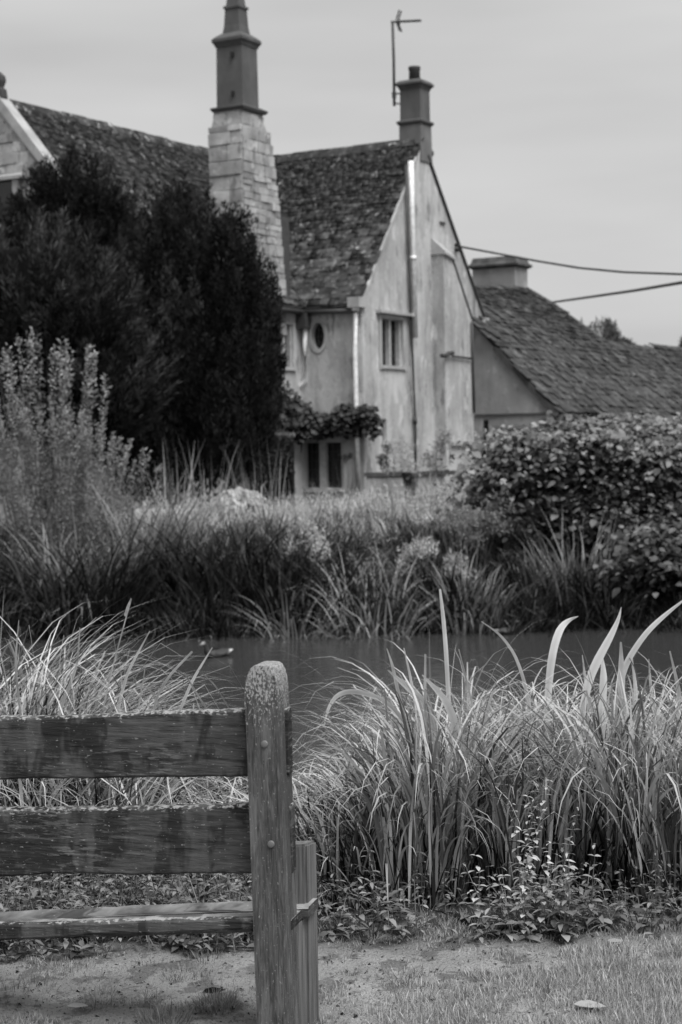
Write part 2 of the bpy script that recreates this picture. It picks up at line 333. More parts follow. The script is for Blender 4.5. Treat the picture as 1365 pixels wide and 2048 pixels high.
# oval window
q = bmesh.new(); prism(q, [H(ov[0]+(orx+.02)*math.cos(k/24*2*math.pi), .15, ov[1]+(orz+.02)*math.sin(k/24*2*math.pi)) for k in range(24)], V*.02)
ow = bmobj('oval_window', q, MT['glass'], house)
q = bmesh.new()
for k in (-1, 1):
    boxuvz(q, ov[0]+k*orx*.33-.007, ov[0]+k*orx*.33+.007, .13, .148, ov[1]-orz*.9, ov[1]+orz*.9)
for k in (-.5, 0, .5): boxuvz(q, ov[0]-orx*.85, ov[0]+orx*.85, .128, .146, ov[1]+k*orz-.007, ov[1]+k*orz+.007)
bmobj('lead_came', q, MT['lead'], ow)['kind'] = 'stuff'
q = bmesh.new(); n = 24; ring = []
for k in range(n):
    c, s = math.cos(k/n*2*math.pi), math.sin(k/n*2*math.pi)
    ring.append([q.verts.new(H(ov[0]+(orx+e)*c, d, ov[1]+(orz+e)*s)) for e, d in ((.0, .05), (.0, -.03), (.09, -.03), (.1, .0))])
for k in range(n):
    for j in range(3): q.faces.new((ring[k][j], ring[k][j+1], ring[(k+1) % n][j+1], ring[(k+1) % n][j]))
bmobj('oval_surround', q, MT['trim'], ow)

# chimney breast on the gable, with a sloping stone shoulder
bl = pu(864, 505, 0); P_B = .36
br = pu(905, 515, P_B); br2 = pu(945, 640, P_B)
pts = [(bl[0], GZ-.4), (br2[0]-.02, GZ-.4), (br2[0]-.02, br2[1]), (br[0], br[1]-.02), (bl[0], bl[1])]
breast = part_prism('chimney_breast', MT['render'], house, [H(.001, a, b) for a, b in pts], U*P_B)
part_prism('breast_shoulder', MT['trim'], house, [H(-.01, bl[0]-.06, bl[1]+.42), H(P_B+.08, bl[0]-.06, bl[1]+.0), H(P_B+.08, bl[0]-.06, bl[1]-.07), H(-.01, bl[0]-.06, bl[1]-.06)], V*(br[0]-bl[0]+.1)+ZZ*(br[1]-bl[1]))
part_prism('breast_edge_shade', MT['lead'], house, [H(.005, br[0]-.02, br[1]+.03), H(.005, br2[0], br2[1]+.03), H(.005, br2[0], br2[1]-.04), H(.005, br[0]-.02, br[1]-.04)], U*(P_B+.03))  # dark strip added to draw the shade line between the two planes
lb = pu(890, 887, P_B)
part_box('breast_ledge', MT['trim'], house, P_B+.001, P_B+.1, bl[0]+.25, br2[0]+.6, lb[1]-.06, lb[1]+.04)
# small iron cramps on the gable
for (px, py, wv) in ((884, 446, .3),):
    a = pu(px, py, 0); part_box('iron_cramp', MT['lead'], house, .001, .05, a[0]-wv/2, a[0]+wv/2, a[1]-.03, a[1]+.03)
for (px, py) in ((911, 490), (911, 500)):
    a = pu(px, py, 0); part_box('insulator', MT['black'], house, .001, .12, a[0]-.05, a[0]+.05, a[1]-.05, a[1]+.04)
# pipes on the gable
def pipe(name, mat, pts, r, parent=None):
    bm = bmesh.new(); tube(bm, pts, r, 8); return bmobj(name, bm, mat, parent or house, True)
def gpt(px, py, u0): a = pu(px, py, u0); return H(u0, a[0], a[1])
pipe('soil_pipe', MT['pipe_pale'], [gpt(822, 322, .14), gpt(824, 420, .14), gpt(831, 676, .14)], .075)
pipe('soil_pipe_collar', MT['pipe_pale'], [gpt(826.5, 512, .14), gpt(827, 520, .14)], .095)
pipe('rain_pipe', MT['pipe_dark'], [gpt(813, 330, .09), gpt(817, 500, .09), gpt(824, 676, .09), gpt(831, 842, .09), gpt(832, 950, .09)], .035)
pipe('pipe_socket', MT['pipe_dark'], [gpt(830.8, 836, .09), gpt(831, 848, .09)], .06)
pipe('waste_pipe', MT['pipe_dark'], [gpt(905, 712, P_B+.06), gpt(944, 717, P_B+.06)], .03)
pipe('waste_pipe', MT['pipe_dark'], [gpt(884, 711, P_B+.1), gpt(893, 711, P_B+.1), gpt(897, 707, P_B+.1), gpt(906, 706, P_B+.1)], .06)
pipe('corner_pipe', MT['pipe_dark'], [gpt(944, 644, .42), gpt(946, 720, .42), gpt(949, 826, .42)], .035)

# slates ---------------------------------------------------------------
SLV = []
def slate_variant(seed):
    r = np.random.default_rng(seed); n = 3
    xs_ = np.linspace(-.5, .5, n); v = []
    for z in (0, 1):
        for yy, jit in ((0, .07), (1, .0)):
            for k, x in enumerate(xs_): v.append((x*(1-.04*(yy == 0)*r.random()), yy+(r.random()-.5)*2*jit-(.06 if (yy == 0 and k in (0, n-1)) else 0)*-r.random(), z*(1 if yy == 0 else .6)))
    f = []
    B = lambda z, y, x: z*2*n+y*n+x
    for k in range(n-1):
        f += [(B(1, 0, k), B(1, 0, k+1), B(1, 1, k+1), B(1, 1, k)), (B(0, 0, k), B(0, 0, k+1), B(1, 0, k+1), B(1, 0, k))]
    for k, s in ((0, 1), (n-1, -1)): f.append((B(0, 0, k), B(1, 0, k), B(1, 1, k), B(0, 1, k))[::s])
    return np.array(v), np.array(f)
SLV = [slate_variant(i) for i in range(10)]
TONES = [.6, .72, .8, .9, .95, 1.0, 1.08, 1.15, 1.3, 1.7]
def slate_mesh_set(mat, nm):
    out = []
    for i, (v, f) in enumerate(SLV):
        for tn in (TONES[i], TONES[(i*3+4) % 10]):
            tn = tn if mat is MT['slate'] else .5+.5*tn
            me = npmesh(nm, v, f, np.full(len(v), tn)); me.materials.append(mat); out.append(me)
    return out
def lay_slates(o, es, er, s_range, L, keep, ex0=.20, ex1=.085, lift=.04, wf=1.0):
    """slates on the plane o + s*es + r*er ; returns list of (4x4, variant, tone, size)"""
    n = np.cross(es, er); n /= np.linalg.norm(n); res = []; r = -.12; k = 0
    while r < L-.05:
        ex = ex0+(ex1-ex0)*max(r, 0)/L; ln = ex*1.75; s = s_range[0]-rng.random()*.3
        while s < s_range[1]:
            wd_ = (ex*1.25)*(.6+1.0*rng.random())*wf
            c = o+es*(s+wd_/2)+er*r
            if keep(s+wd_/2, r):
                th = .018+.014*rng.random(); lf = lift*(.7+.6*rng.random()); rot = rng.normal(0, .02)
                ey = er*ln-n*(lf-.004); ex_ = (es*math.cos(rot)+er*math.sin(rot))*(wd_-.008)
                m = np.eye(4); m[:3, 0] = ex_; m[:3, 1] = ey; m[:3, 2] = n*th; m[:3, 3] = c+n*(lf+.004*(k % 2))+er*rng.normal(0, .012)
                res.append((m, int(rng.integers(10)), wd_*ex))
            s += wd_
        r += ex; k += 1
    return res
def build_slates(roofs, meshes, vis, nparts=300):
    """roofs: list of (roof object, slates); largest in view become single parts, the rest one mesh per roof"""
    cand = []
    for ri, (ro, sl) in enumerate(roofs):
        for si, (m, var, size) in enumerate(sl):
            px, py = pix(m[:3, 3]); D = m[1, 3]
            if any(a <= px <= c and b <= py <= d for a, b, c, d in vis): cand.append((-size/D**2, ri, si))
    cand.sort(); single = set((a, b) for _, a, b in cand[:nparts])
    for ri, (ro, sl) in enumerate(roofs):
        vv, ff, tt, off = [], [], [], 0
        for si, (m, var, size) in enumerate(sl):
            if (ri, si) in single:
                me = meshes[var*2+si % 2]; o = link('slate', me, None, ro); o.matrix_basis = Matrix(m.tolist())
            else:
                v, f = SLV[var]; vv.append(v@m[:3, :3].T+m[:3, 3]); ff.append(f+off); off += len(v); tt.append(np.full(len(v), TONES[int(rng.integers(10))]))
        if vv:
            o = link('slates', npmesh('slates', np.concatenate(vv), np.concatenate(ff), np.concatenate(tt)), meshes[0].materials[0], ro); o['kind'] = 'stuff'
def roof_slab(name, pts, n, parent, t=.05):
    n = n/np.linalg.norm(n); return part_prism(name, MT['underroof'], parent, [np.asarray(p)+n*.004 for p in pts], n*t)
def ridge_caps(a, b, parent, mat, lw=.24, seg=.48, h=.1):
    a = np.asarray(a); b = np.asarray(b); L = np.linalg.norm(b-a); d = (b-a)/L; s = np.cross(d, ZZ); s /= np.linalg.norm(s); k = int(L/seg)
    for i in range(k):
        c0 = a+d*(L*i/k+.006); c1 = a+d*(L*(i+1)/k-.006); dz = rng.normal(0, .012)
        pts = [c0+s*lw-ZZ*.16, c0+s*lw*.75-ZZ*.05, c0+s*.07+ZZ*(h-.01), c0-s*.07+ZZ*(h-.01), c0-s*lw*.75-ZZ*.05, c0-s*lw-ZZ*.16]
        bm = bmesh.new(); prism(bm, [p+ZZ*dz for p in pts], c1-c0); o = bmobj('ridge_tile', bm, mat, parent)
        at = o.data.attributes.new('tone', 'FLOAT', 'POINT'); tv = .75+.4*rng.random(); at.data.foreach_set('value', np.full(len(o.data.vertices), tv, np.float32))
# main front slope: es along u, er up-slope towards +v
def slope(e, d, L): return (e, d, L)
def rdir(h, rise): L = math.hypot(h, rise); return L
Lm = math.hypot(VR, ZR-ZE); erm = (V*VR+ZZ*(ZR-ZE))/Lm; erb = (-V*(VB-VR)+ZZ*(ZR-ZE)); Lb = np.linalg.norm(erb); erb = erb/Lb
half = UW-UR; erw = (-U*half+ZZ*(ZR-ZE)); Lw = np.linalg.norm(erw); erw /= Lw
nm_ = np.cross(U, erm); nb_ = np.cross(-U, erb); nw_ = np.cross(V, erw)
OV = .18
rf = roof_slab('roof', [H(-9, 0, ZE)-erm*OV, H(.02, 0, ZE)-erm*OV, H(.02, VR, ZR), H(-9, VR, ZR)], nm_, house)
rb = roof_slab('back_roof', [H(.02, VB, ZE)-erb*OV, H(-9, VB, ZE)-erb*OV, H(-9, VR, ZR), H(.02, VR, ZR)], nb_, house)
rw = roof_slab('wing_roof', [H(UW, VG+.25, ZE)-erw*OV, H(UW, VR+2, ZE)-erw*OV, H(UR, VR+2, ZR), H(UR, VG+.25, ZR)], nw_, house)
erl = (U*half+ZZ*(ZR-ZE))/Lw
rl = roof_slab('wing_roof_back', [H(2*UR-UW, VR, ZE)-erl*OV, H(2*UR-UW, VG+.25, ZE)-erl*OV, H(UR, VG+.25, ZR), H(UR, VR, ZR)], np.cross(-V, erl), house)
keepm = lambda s, r: (s < -.02) and s > UW-.15-(half*max(r, 0)/Lm)-.2
sm_ = lay_slates(H(0, 0, ZE)+nm_*.05, U, erm, (-6.3, -.0), Lm, keepm)
keepw = lambda s, r: VG+.3 < s < VR*max(r, 0)/Lw+.25
sw_ = lay_slates(H(UW, 0, ZE)+nw_*.05, V, erw, (VG+.3, VR+.3), Lw, keepw)
slm = slate_mesh_set(MT['slate'], 'slate')
build_slates([(rf, sm_), (rw, sw_)], slm, [(560, 290, 815, 610), (45, 215, 416, 440)])
ridge_caps(H(-6.5, VR, ZR+.04), H(-.15, VR, ZR+.04), rf, MT['slate'])
ridge_caps(H(UR, VG+.3, ZR+.04), H(UR, VR, ZR+.04), rw, MT['slate'])
# verge strips on the gable: pale mortar fillet left, dark edge right
part_prism('verge', MT['render'], house, [H(.003, 0, ZE)-erm*.15+nm_*.0, H(.003, VR, ZR)-erm*.6, H(.003, VR, ZR)-erm*.6+nm_*.07, H(.003, 0, ZE)-erm*.15+nm_*.07], U*.06)
part_prism('verge', MT['lead'], house, [H(.003, VB, ZE)-erb*.05, H(.003, VR, ZR)-erb*.4, H(.003, VR, ZR)-erb*.4+nb_*.05, H(.003, VB, ZE)-erb*.05+nb_*.05], U*.06)
part_box('kneeler', MT['trim'], house, -.25, .09, -.3, .12, ZE-.16, ZE+.1)
part_box('kneeler', MT['trim'], house, -.25, .09, VB-.2, VB+.2, ZE-.25, ZE-.02)
# gutters
def gutter(pts):
    bm = bmesh.new(); tube(bm, pts, .065, 8); return bmobj('gutter', bm, MT['pipe_dark'], house, True)
gutter([H(UW+.1, -.17, ZE-.2), H(-.05, -.17, ZE-.24)]); gutter([H(UW+.17, -2.9, ZE-.18), H(UW+.17, -.1, ZE-.2)])
q = bmesh.new(); boxuvz(q, UW-.02, UW+.3, -.3, -.03, ZE-.62, ZE-.22); bmobj('hopper_head', q, MT['pipe_dark'], house)
def fpt(px, py, v0): a = pv(px, py, v0); return H(a[0], v0, a[1])
pipe('downpipe', MT['pipe_pale'], [fpt(611, 650, -.12), fpt(611, 690, -.12), fpt(611, 757, -.12), fpt(608, 766, -.12), fpt(598, 774, -.12), fpt(595, 800, -.12)], .06)
pipe('downpipe', MT['pipe_pale'], [fpt(711, 618, -.16), fpt(711, 700, -.1), fpt(713, 830, -.1), fpt(718, 985, -.1)], .062)
pipe('rain_shoe', MT['pipe_pale'], [fpt(711, 612, -.16), fpt(711, 622, -.16)], .1)
# masonry chimneys ------------------------------------------------------
def block_variant(seed):
    r = np.random.default_rng(seed); bm = bmesh.new(); bmesh.ops.create_cube(bm, size=1)
    bmesh.ops.bevel(bm, geom=list(bm.edges), offset=.045, segments=1, affect='EDGES')
    for v in bm.verts: v.co += Vector((r.normal(0, .018), r.normal(0, .03), r.normal(0, .018)))
    me = bpy.data.meshes.new('stone'); bm.to_mesh(me); bm.free()
    a = me.attributes.new('tone', 'FLOAT', 'POINT'); a.data.foreach_set('value', np.full(len(me.vertices), .78+.075*seed, np.float32)); me.materials.append(MT['stone'])
    return me
BLK = [block_variant(i) for i in range(8)]
def masonry(parent, o, es, n, width_of, z0, z1, ch=(.2, .34), bl_=(.3, .62), proud=.03, keep=None):
    """courses of single stones on a vertical face: origin o, along es, outward n; width_of(z) -> (s0, s1)"""
    z = z0
    while z < z1-.06:
        h = min(ch[0]+(ch[1]-ch[0])*rng.random(), z1-z); s0, s1 = width_of(z+h/2); s = s0
        while s < s1-.02:
            w_ = bl_[0]+(bl_[1]-bl_[0])*rng.random()
            if s1-(s+w_) < bl_[0]*.6: w_ = s1-s
            if keep is None or keep(s+w_/2, z+h/2):
                c = o+es*(s+w_/2)+ZZ*(z+h/2); m = np.eye(4); m[:3, 0] = es*(w_-.010); m[:3, 1] = n*.1; m[:3, 2] = ZZ*(h-.010)*rng.uniform(.95, 1); m[:3, 3] = c+n*(proud-.05+rng.normal(0, .012))
                ob = link('stone', BLK[int(rng.integers(8))], None, parent); ob.matrix_basis = Matrix(m.tolist())
            s += w_
        z += h
cF = pu(487, 400, UW)[0]; cT = .98                       # front edge along v, thickness across u
zb0, zb1, zb2 = 4.2, 8.7, 9.6
vb = lambda z: np.interp(z, [4.2, 5.1, 7.2, 8.75, 8.95, 9.45, 9.7], [-.72, -.76, -.98, -1.25, -1.32, -1.6, -1.6])
core = bmesh.new()
zs_ = [4.2, 7.2, 8.7, 9.0, 9.45, 9.62]
loops = []
for z in zs_:
    a = 0 if z < 9.2 else .05; u1 = UW-.0; u0 = UW-cT
    loops.append([core.verts.new(H(u0+(0 if z < 9.2 else .12), cF+a, z)), core.verts.new(H(u1-a, cF+a, z)), core.verts.new(H(u1-a, vb(z), z)), core.verts.new(H(u0+(0 if z < 9.2 else .12), vb(z), z))])
core.faces.new(loops[0]); core.faces.new(loops[-1][::-1])
for i in range(len(loops)-1):
    for k in range(4): core.faces.new((loops[i][k], loops[i][(k+1) % 4], loops[i+1][(k+1) % 4], loops[i+1][k]))
chim = bmobj('chimney', core, MT['mortar'], house)
masonry(chim, H(UW, 0, 0), V, U, lambda z: (cF, vb(z)), 4.9, 9.25, (.12, .3), (.16, .5), .035)
masonry(chim, H(0, cF, 0), U, -V, lambda z: (UW-cT, UW-.005), 6.6, 9.25, (.3, .46), (.4, .75), .03)
masonry(chim, H(UW-.05, 0, 0), V, U, lambda z: (cF+.05, vb(z)), 9.26, 9.6, (.3, .34), (.3, .5), .02)
masonry(chim, H(0, cF+.05, 0), U, -V, lambda z: (UW-cT+.12, UW-.06), 9.26, 9.6, (.3, .34), (.3, .5), .02)
def tone1(o, v=1.0):
    a = o.data.attributes.new('tone', 'FLOAT', 'POINT'); a.data.foreach_set('value', np.full(len(o.data.vertices), v, np.float32)); return o
def collar(name, uc, vc, levels, parent, mat=None, tn=1.0):
    """square turned stone: levels = [(z, half u, half v)]"""
    bm = bmesh.new(); lp = []
    for z, a, b in levels: lp.append([bm.verts.new(H(uc+i*a, vc+j*b, z)) for i, j in ((-1, -1), (1, -1), (1, 1), (-1, 1))])
    bm.faces.new(lp[0]); bm.faces.new(lp[-1])
    for i in range(len(lp)-1):
        for k in range(4): bm.faces.new((lp[i][k], lp[i][(k+1) % 4], lp[i+1][(k+1) % 4], lp[i+1][k]))
    return tone1(bmobj(name, bm, mat or MT['shaft'], parent), tn)
sc_u = UW-.02-.40; sc_v = cF+.12+.36
collar('band', sc_u, sc_v+.06, [(9.62, .45, .52), (9.68, .48, .58), (9.71, .48, .58), (9.76, .4, .4)], house, None, .75)
collar('chimney_shaft', sc_u, sc_v, [(9.7, .385, .36), (11.3, .37, .345)], house)
collar('cornice', sc_u, sc_v, [(11.2, .385, .36), (11.27, .41, .39), (11.33, .455, .43), (11.4, .455, .43), (11.47, .38, .36), (11.55, .27, .26)], house, None, .9)
collar('chimney_pot', sc_u, sc_v, [(11.5, .26, .25), (11.75, .22, .21), (12.15, .2, .19), (12.16, .23, .22), (12.22, .23, .22), (12.24, .18, .17), (12.6, .14, .13)], house, None, .85)
for py in (105, 183):
    a = pu(480, py, sc_u+.375); part_box('putlog_hole', MT['black'], house, sc_u-.02+.1, sc_u+.05+.1, sc_v-.42, sc_v-.352, a[1]-.06, a[1]+.06)
part_box('chimney_flashing', MT['lead'], house, UW-.75, UW-.02, -.9, -.5, ZE+.1, 7.2)
# small gable chimney
gc_v = VR+.2; gu = -.30
collar('gable_chimney', gu, gc_v, [(9.0, .34, .34), (9.35, .335, .33), (9.98, .325, .32), (10.02, .31, .3)], house, MT['shaft'], 1.5)
collar('band', gu, gc_v, [(10.0, .34, .33), (10.06, .385, .38), (10.1, .385, .38), (10.14, .32, .3)], house, None, .8)
collar('chimney_shaft', gu, gc_v, [(10.1, .31, .29), (11.0, .305, .285)], house, None, 1.0)
collar('cornice', gu, gc_v, [(10.95, .31, .29), (11.03, .345, .33), (11.08, .40, .385), (11.13, .40, .385), (11.2, .33, .31), (11.24, .18, .18)], house, None, .9)
bm = bmesh.new(); pc = H(gu, gc_v, 11.2); tube(bm, [pc, pc+ZZ*.3, pc+ZZ*.33, pc+ZZ*.40], [.16, .15, .17, .165], 14); tone1(bmobj('chimney_pot', bm, MT['shaft'], house, True), .6)
part_box('iron_cramp', MT['lead'], house, gu-.33, gu+.2, gc_v-.37, gc_v-.31, 9.28, 9.35)
a = H(gu+.2, gc_v+.3, 9.3); pipe('vent_stub', MT['lead'], [a, a+V*.16+U*.05], .1)
# wing gable: coping, stones and a window head
erg = erw; 
cp = part_prism('coping', MT['trim'], house, [H(UW+.15, VG-.06, ZE-.25), H(UR, VG-.06, ZR-.12), H(UR, VG-.06, ZR+.2), H(UW+.35, VG-.06, ZE-.25)], V*.36)
cp2 = part_prism('coping', MT['trim'], house, [H(2*UR-UW-.15, VG-.06, ZE-.25), H(UR-.002, VG-.06, ZR-.12), H(UR-.002, VG-.06, ZR+.2), H(2*UR-UW-.35, VG-.06, ZE-.25)], V*.36)
collar('finial', UR, VG+.1, [(ZR+.1, .12, .12), (ZR+.3, .1, .1), (ZR+.34, .06, .06), (ZR+.5, .1, .1), (ZR+.6, .09, .09), (ZR+.7, .02, .02)], house, None, .6)
gline = lambda z: UR+(UW-UR)*(ZR-.3-z)/(ZR-ZE)
wing_face = part_prism('gable_face', MT['mortar'], house, [H(UR, VG-.004, ZR-.3), H(gline(6.8), VG-.004, 6.8), H(UR-.9, VG-.004, 6.8), H(UR-.9, VG-.004, gline(0)*0+ZR-1.5)], V*-.01)
masonry(wing_face, H(0, VG-.01, 0), U, -V, lambda z: (UR-.8, gline(z+.12)+.05), 6.8, ZR-.45, (.22, .34), (.35, .75), .03)
a = pv(48, 352, VG-.1); part_prism('drip_mould', MT['trim'], house, [H(UR-.9, VG-.03, a[1]-.05), H(UR-.9, VG-.2, a[1]-.05), H(UR-.9, VG-.2, a[1]+.03), H(UR-.9, VG-.03, a[1]+.1)], U*(a[0]-UR+.9))
a1 = pv(2, 362, VG-.04); a2 = pv(42, 400, VG-.04); q = bmesh.new(); boxuvz(q, UR-.6, a2[0]-.18, VG-.05, VG-.044, a2[1]-.6, a1[1]); ww = bmobj('window', q, MT['glass'], house)
q = bmesh.new(); boxuvz(q, a2[0]-.18, a2[0], VG-.12, VG-.03, a2[1]-.6, a1[1]+.01); bmobj('jamb', q, MT['trim'], ww)
# TV aerial on the gable chimney
aer = empty('tv_aerial', H(gu-.5, gc_v-.3, 10.3), 'thin tv aerial on a mast strapped to the gable chimney', 'aerial')
DA = float(H(gu-.33, gc_v-.32, 0)[1])-.03
A = lambda px, py: W(px, py, DA)
bm = bmesh.new(); tube(bm, [A(789, 212), A(788, 120), A(785.5, 42)], .038, 8); bmobj('mast', bm, MT['pipe_dark'], aer, True)
bm = bmesh.new(); tube(bm, [A(782, 44), A(843, 41)], .03, 6); bmobj('boom', bm, MT['pipe_dark'], aer)
for k in range(9):
    c = A(806+k*4.3, 43-k*.22); bm = bmesh.new(); tube(bm, [c-V*.13+U*.03, c+V*.13-U*.03], .012, 5); bmobj('director', bm, MT['pipe_dark'], aer)
for (x0, y0, x1, y1) in ((797, 42, 803, 22), (797, 46, 804, 64)):
    for dx in (0, -.12): bm = bmesh.new(); tube(bm, [A(x0, y0)+V*dx, A(x1, y1)+V*dx], .022, 5); bmobj('reflector', bm, MT['pipe_dark'], aer)
bm = bmesh.new(); tube(bm, [A(795, 44), A(801, 44)], .06, 8); bmobj('junction_box', bm, MT['black'], aer)
for py in (186, 206):
    bm = bmesh.new(); tube(bm, [A(787, py), A(801, py+1)+V*.1], .022, 6); bmobj('bracket', bm, MT['pipe_dark'], aer)
bm = bmesh.new(); tube(bm, [A(788.5, 184), A(789, 196)], .06, 8); bmobj('clamp', bm, MT['pipe_dark'], aer)

# rear range (lower outbuilding to the right) ----------------------------
V1 = pu(945, 640, 0)[0]
eT = pv(945, 640, V1); eB = pv(1114, 822, V1)
rng_h = empty('outbuilding', H(1.2, V1+.5, GZ), 'low outbuilding with a long mossy stone slate roof and a squat chimney', 'outbuilding')
pitch = (eT[1]-eB[1])/(eB[0]-eT[0]); ue, ze = eB
er_ = np.array(-U+ZZ*pitch); er_ = er_/np.linalg.norm(er_); nr = np.cross(V, er_); nr /= np.linalg.norm(nr)
OP = H(ue, V1, ze)
def onroof(px, py): p = hit(px, py, OP, nr); d = p-OP; return float(d@V), float(d@er_)     # s, r
top = [onroof(*q) for q in ((930, 577), (1052, 578), (1100, 606), (1160, 650), (1220, 692), (1300, 697), (1420, 703))]
VE = top[-1][0]+3
def rp(s, r, off=0): return OP+V*s+er_*r+nr*off
sx_ = [a for a, b in top]; rx_ = [b for a, b in top]
rtop = lambda s: float(np.interp(s, sx_, rx_))
poly = [rp(-.05, -.15), rp(VE, -.15), rp(VE, rx_[-1])]+[rp(a, b) for a, b in top[::-1]]+[rp(-.05, rtop(-.05))]
poly = [rp(-.05, -.15), rp(VE, -.15), rp(VE, rx_[-1])]+[rp(a, b) for a, b in top[::-1] if a > 0]+[rp(-.05, rtop(0))]
rr_ = part_prism('roof', MT['underroof'], rng_h, poly, -nr*.06)
# hip and back slope closing the volume
back = [rp(-.05, rtop(0)), *[rp(a, b) for a, b in top if a > 0], rp(VE, rx_[-1])]
bm = bmesh.new(); lo = []; hi = []
for p in back: hi.append(bm.verts.new(p-nr*.02)); lo.append(bm.verts.new(p-U*(p[2]-ze)*.8-ZZ*(p[2]-ze)))
for i in range(len(hi)-1): bm.faces.new((hi[i], hi[i+1], lo[i+1], lo[i]))
bmobj('back_roof', bm, MT['underroof'], rng_h)
part_prism('gable_wall', MT['render_grey'], rng_h, [H(.005, V1, GZ-.3), H(ue-.06, V1, GZ-.3), H(ue-.06, V1, ze-.05), H(.005, V1, eT[1]-.1)], V*.4)
part_box('wall', MT['render_grey'], rng_h, ue-.5, ue-.055, V1+.402, V1+VE, GZ-.3, ze-.08)
sr = lay_slates(rp(0, 0), V, er_, (-.02, VE), max(rx_), lambda s, r: r < rtop(s)-.05 and s > -.02, .27, .12, .07, 1.7)
slf = slate_mesh_set(MT['slate_far'], 'slate')
build_slates([(rr_, sr)], slf, [(945, 570, 1365, 825)])
for i in range(1, 5):
    a, b = top[i], top[i+1]
    if a[0] > 0: ridge_caps(rp(*a, .03), rp(*b, .03), rr_, MT['slate_far'], .2, .42, .05)
part_prism('verge', MT['lead'], rng_h, [rp(-.06, -.12, -.12), rp(-.06, rtop(0)*.5, -.12), rp(-.06, rtop(0)*.5, .02), rp(-.06, -.12, .02)], V*-.05)
ls = pv(1030, 829, V1-.02); part_box('string_course', MT['lead'], rng_h, .06, ue-.05, V1-.05, V1-.002, ls[1]-.02, ls[1]+.03)
a = pv(968, 840, V1); b = pv(978, 879, V1); part_box('slit_window', MT['glass'], rng_h, a[0], b[0], V1-.012, V1-.004, b[1], a[1])
# squat chimney on its ridge
s1, r1 = top[1]; cb = rp(s1, r1); 
cc = pu(0, 0, 0) and None
u_c = float((cb-C0)@U); v_c = float((cb-C0)@V); zc = float(cb[2])
k = float(cb[1])/F
hw = 100*k/2/.866/1.25
collar('chimney', u_c-hw*1.0, v_c-.35, [(zc-1.2, hw, .5), (zc+42*k, hw, .5)], rng_h, MT['render_grey'])
collar('chimney_cap', u_c-hw*1.0, v_c-.35, [(zc+40*k, hw+.02, .52), (zc+44*k, hw+.13, .63), (zc+48*k, hw+.13, .63), (zc+51*k, hw+.04, .55), (zc+62*k, hw-.02, .5)], rng_h, MT['slate_far'], 1.5)
# overhead wires
def wire(pts, r, label):
    bm = bmesh.new(); P = [Vector(p) for p in pts]; q = []
    for i in range(len(P)-1):
        for k_ in range(8): q.append(P[i].lerp(P[i+1], k_/8))
    q.append(P[-1]); tube(bm, q, r, 6); return tag(bmobj('overhead_wire', bm, MT['black'], None, True), label, 'wire', 'overhead wires')
wire([gpt(914, 492, .12), W(1000, 508, 47), W(1080, 523, 44.5), W(1160, 536, 42.5), W(1250, 544.5, 40.5), W(1365, 548.5, 38.5), W(1600, 540, 34)], .03, 'thin sagging overhead wire from the gable to the right')
wire([W(1096, 606, 60), W(1180, 594, 52), W(1270, 581, 45), W(1365, 565, 39), W(1600, 520, 30)], .042, 'thicker overhead wire rising to the right above the outbuilding roof')
# ------------------------------------------------------------------ plant builders (numpy)
class Acc:
    """collects quads with a tone per vertex"""
    def __init__(s): s.v = []; s.q = []; s.t = []; s.n = 0
    def add(s, V_, Q_, T_):
        s.v.append(V_); s.q.append(Q_+s.n); s.t.append(T_); s.n += len(V_)
    def obj(s, name, mat, parent=None, smooth=True):
        o = link(name, npmesh(name, np.concatenate(s.v), np.concatenate(s.q), np.concatenate(s.t), smooth), mat, parent)
        if parent and name in ('stem', 'flower_head', 'foliage', 'cane', 'stems'): o['kind'] = 'stuff'      # leaves too small to pick apart
        return o
def blades(acc, base, az, L, lean, curve, w, tone, seg=7, p=1.5, kink=.12, twist=.7):
    n = len(base); t = np.linspace(0, 1, seg+1)
    L, lean, curve, w, tone = [np.broadcast_to(np.asarray(a, float), (n,)) for a in (L, lean, curve, w, tone)]
    tk = rng.uniform(.45, .85, n); kk = np.where(rng.random(n) < kink, rng.uniform(.6, 1.7, n), 0)
    d = np.stack([np.cos(az), np.sin(az), 0*az], 1); pr = np.stack([-np.sin(az), np.cos(az), 0*az], 1)
    tw = rng.normal(0, twist, n); side0 = pr*np.cos(tw)[:, None]+d*np.sin(tw)[:, None]
    pos = base.copy(); out = np.zeros((n, seg+1, 2, 3))
    wob = rng.normal(0, .05, (n, seg+1)).cumsum(1)
    for i in range(seg+1):
        ph = lean+curve*t[i]**p+kk*(t[i] > tk)+wob[:, i]*.3
        ww = w*(.55+.45*min(1, t[i]*4))*max(.04, (1-t[i]**2.6))
        out[:, i, 0] = pos-side0*(ww/2)[:, None]; out[:, i, 1] = pos+side0*(ww/2)[:, None]
        st = (L/seg)[:, None]; pos = pos+(d*np.sin(ph)[:, None]+ZZ*np.cos(ph)[:, None])*st
        pos = pos+pr*(wob[:, i, None]*st*.35)
    k = (seg+1)*2; b = (np.arange(n)*k)[:, None]; i = np.arange(seg)*2
    q = np.stack([b+i, b+i+1, b+i+3, b+i+2], -1).reshape(-1, 4)
    acc.add(out.reshape(-1, 3), q, np.repeat(tone, k))
def unit(a): return a/np.maximum(np.linalg.norm(a, axis=-1, keepdims=True), 1e-9)
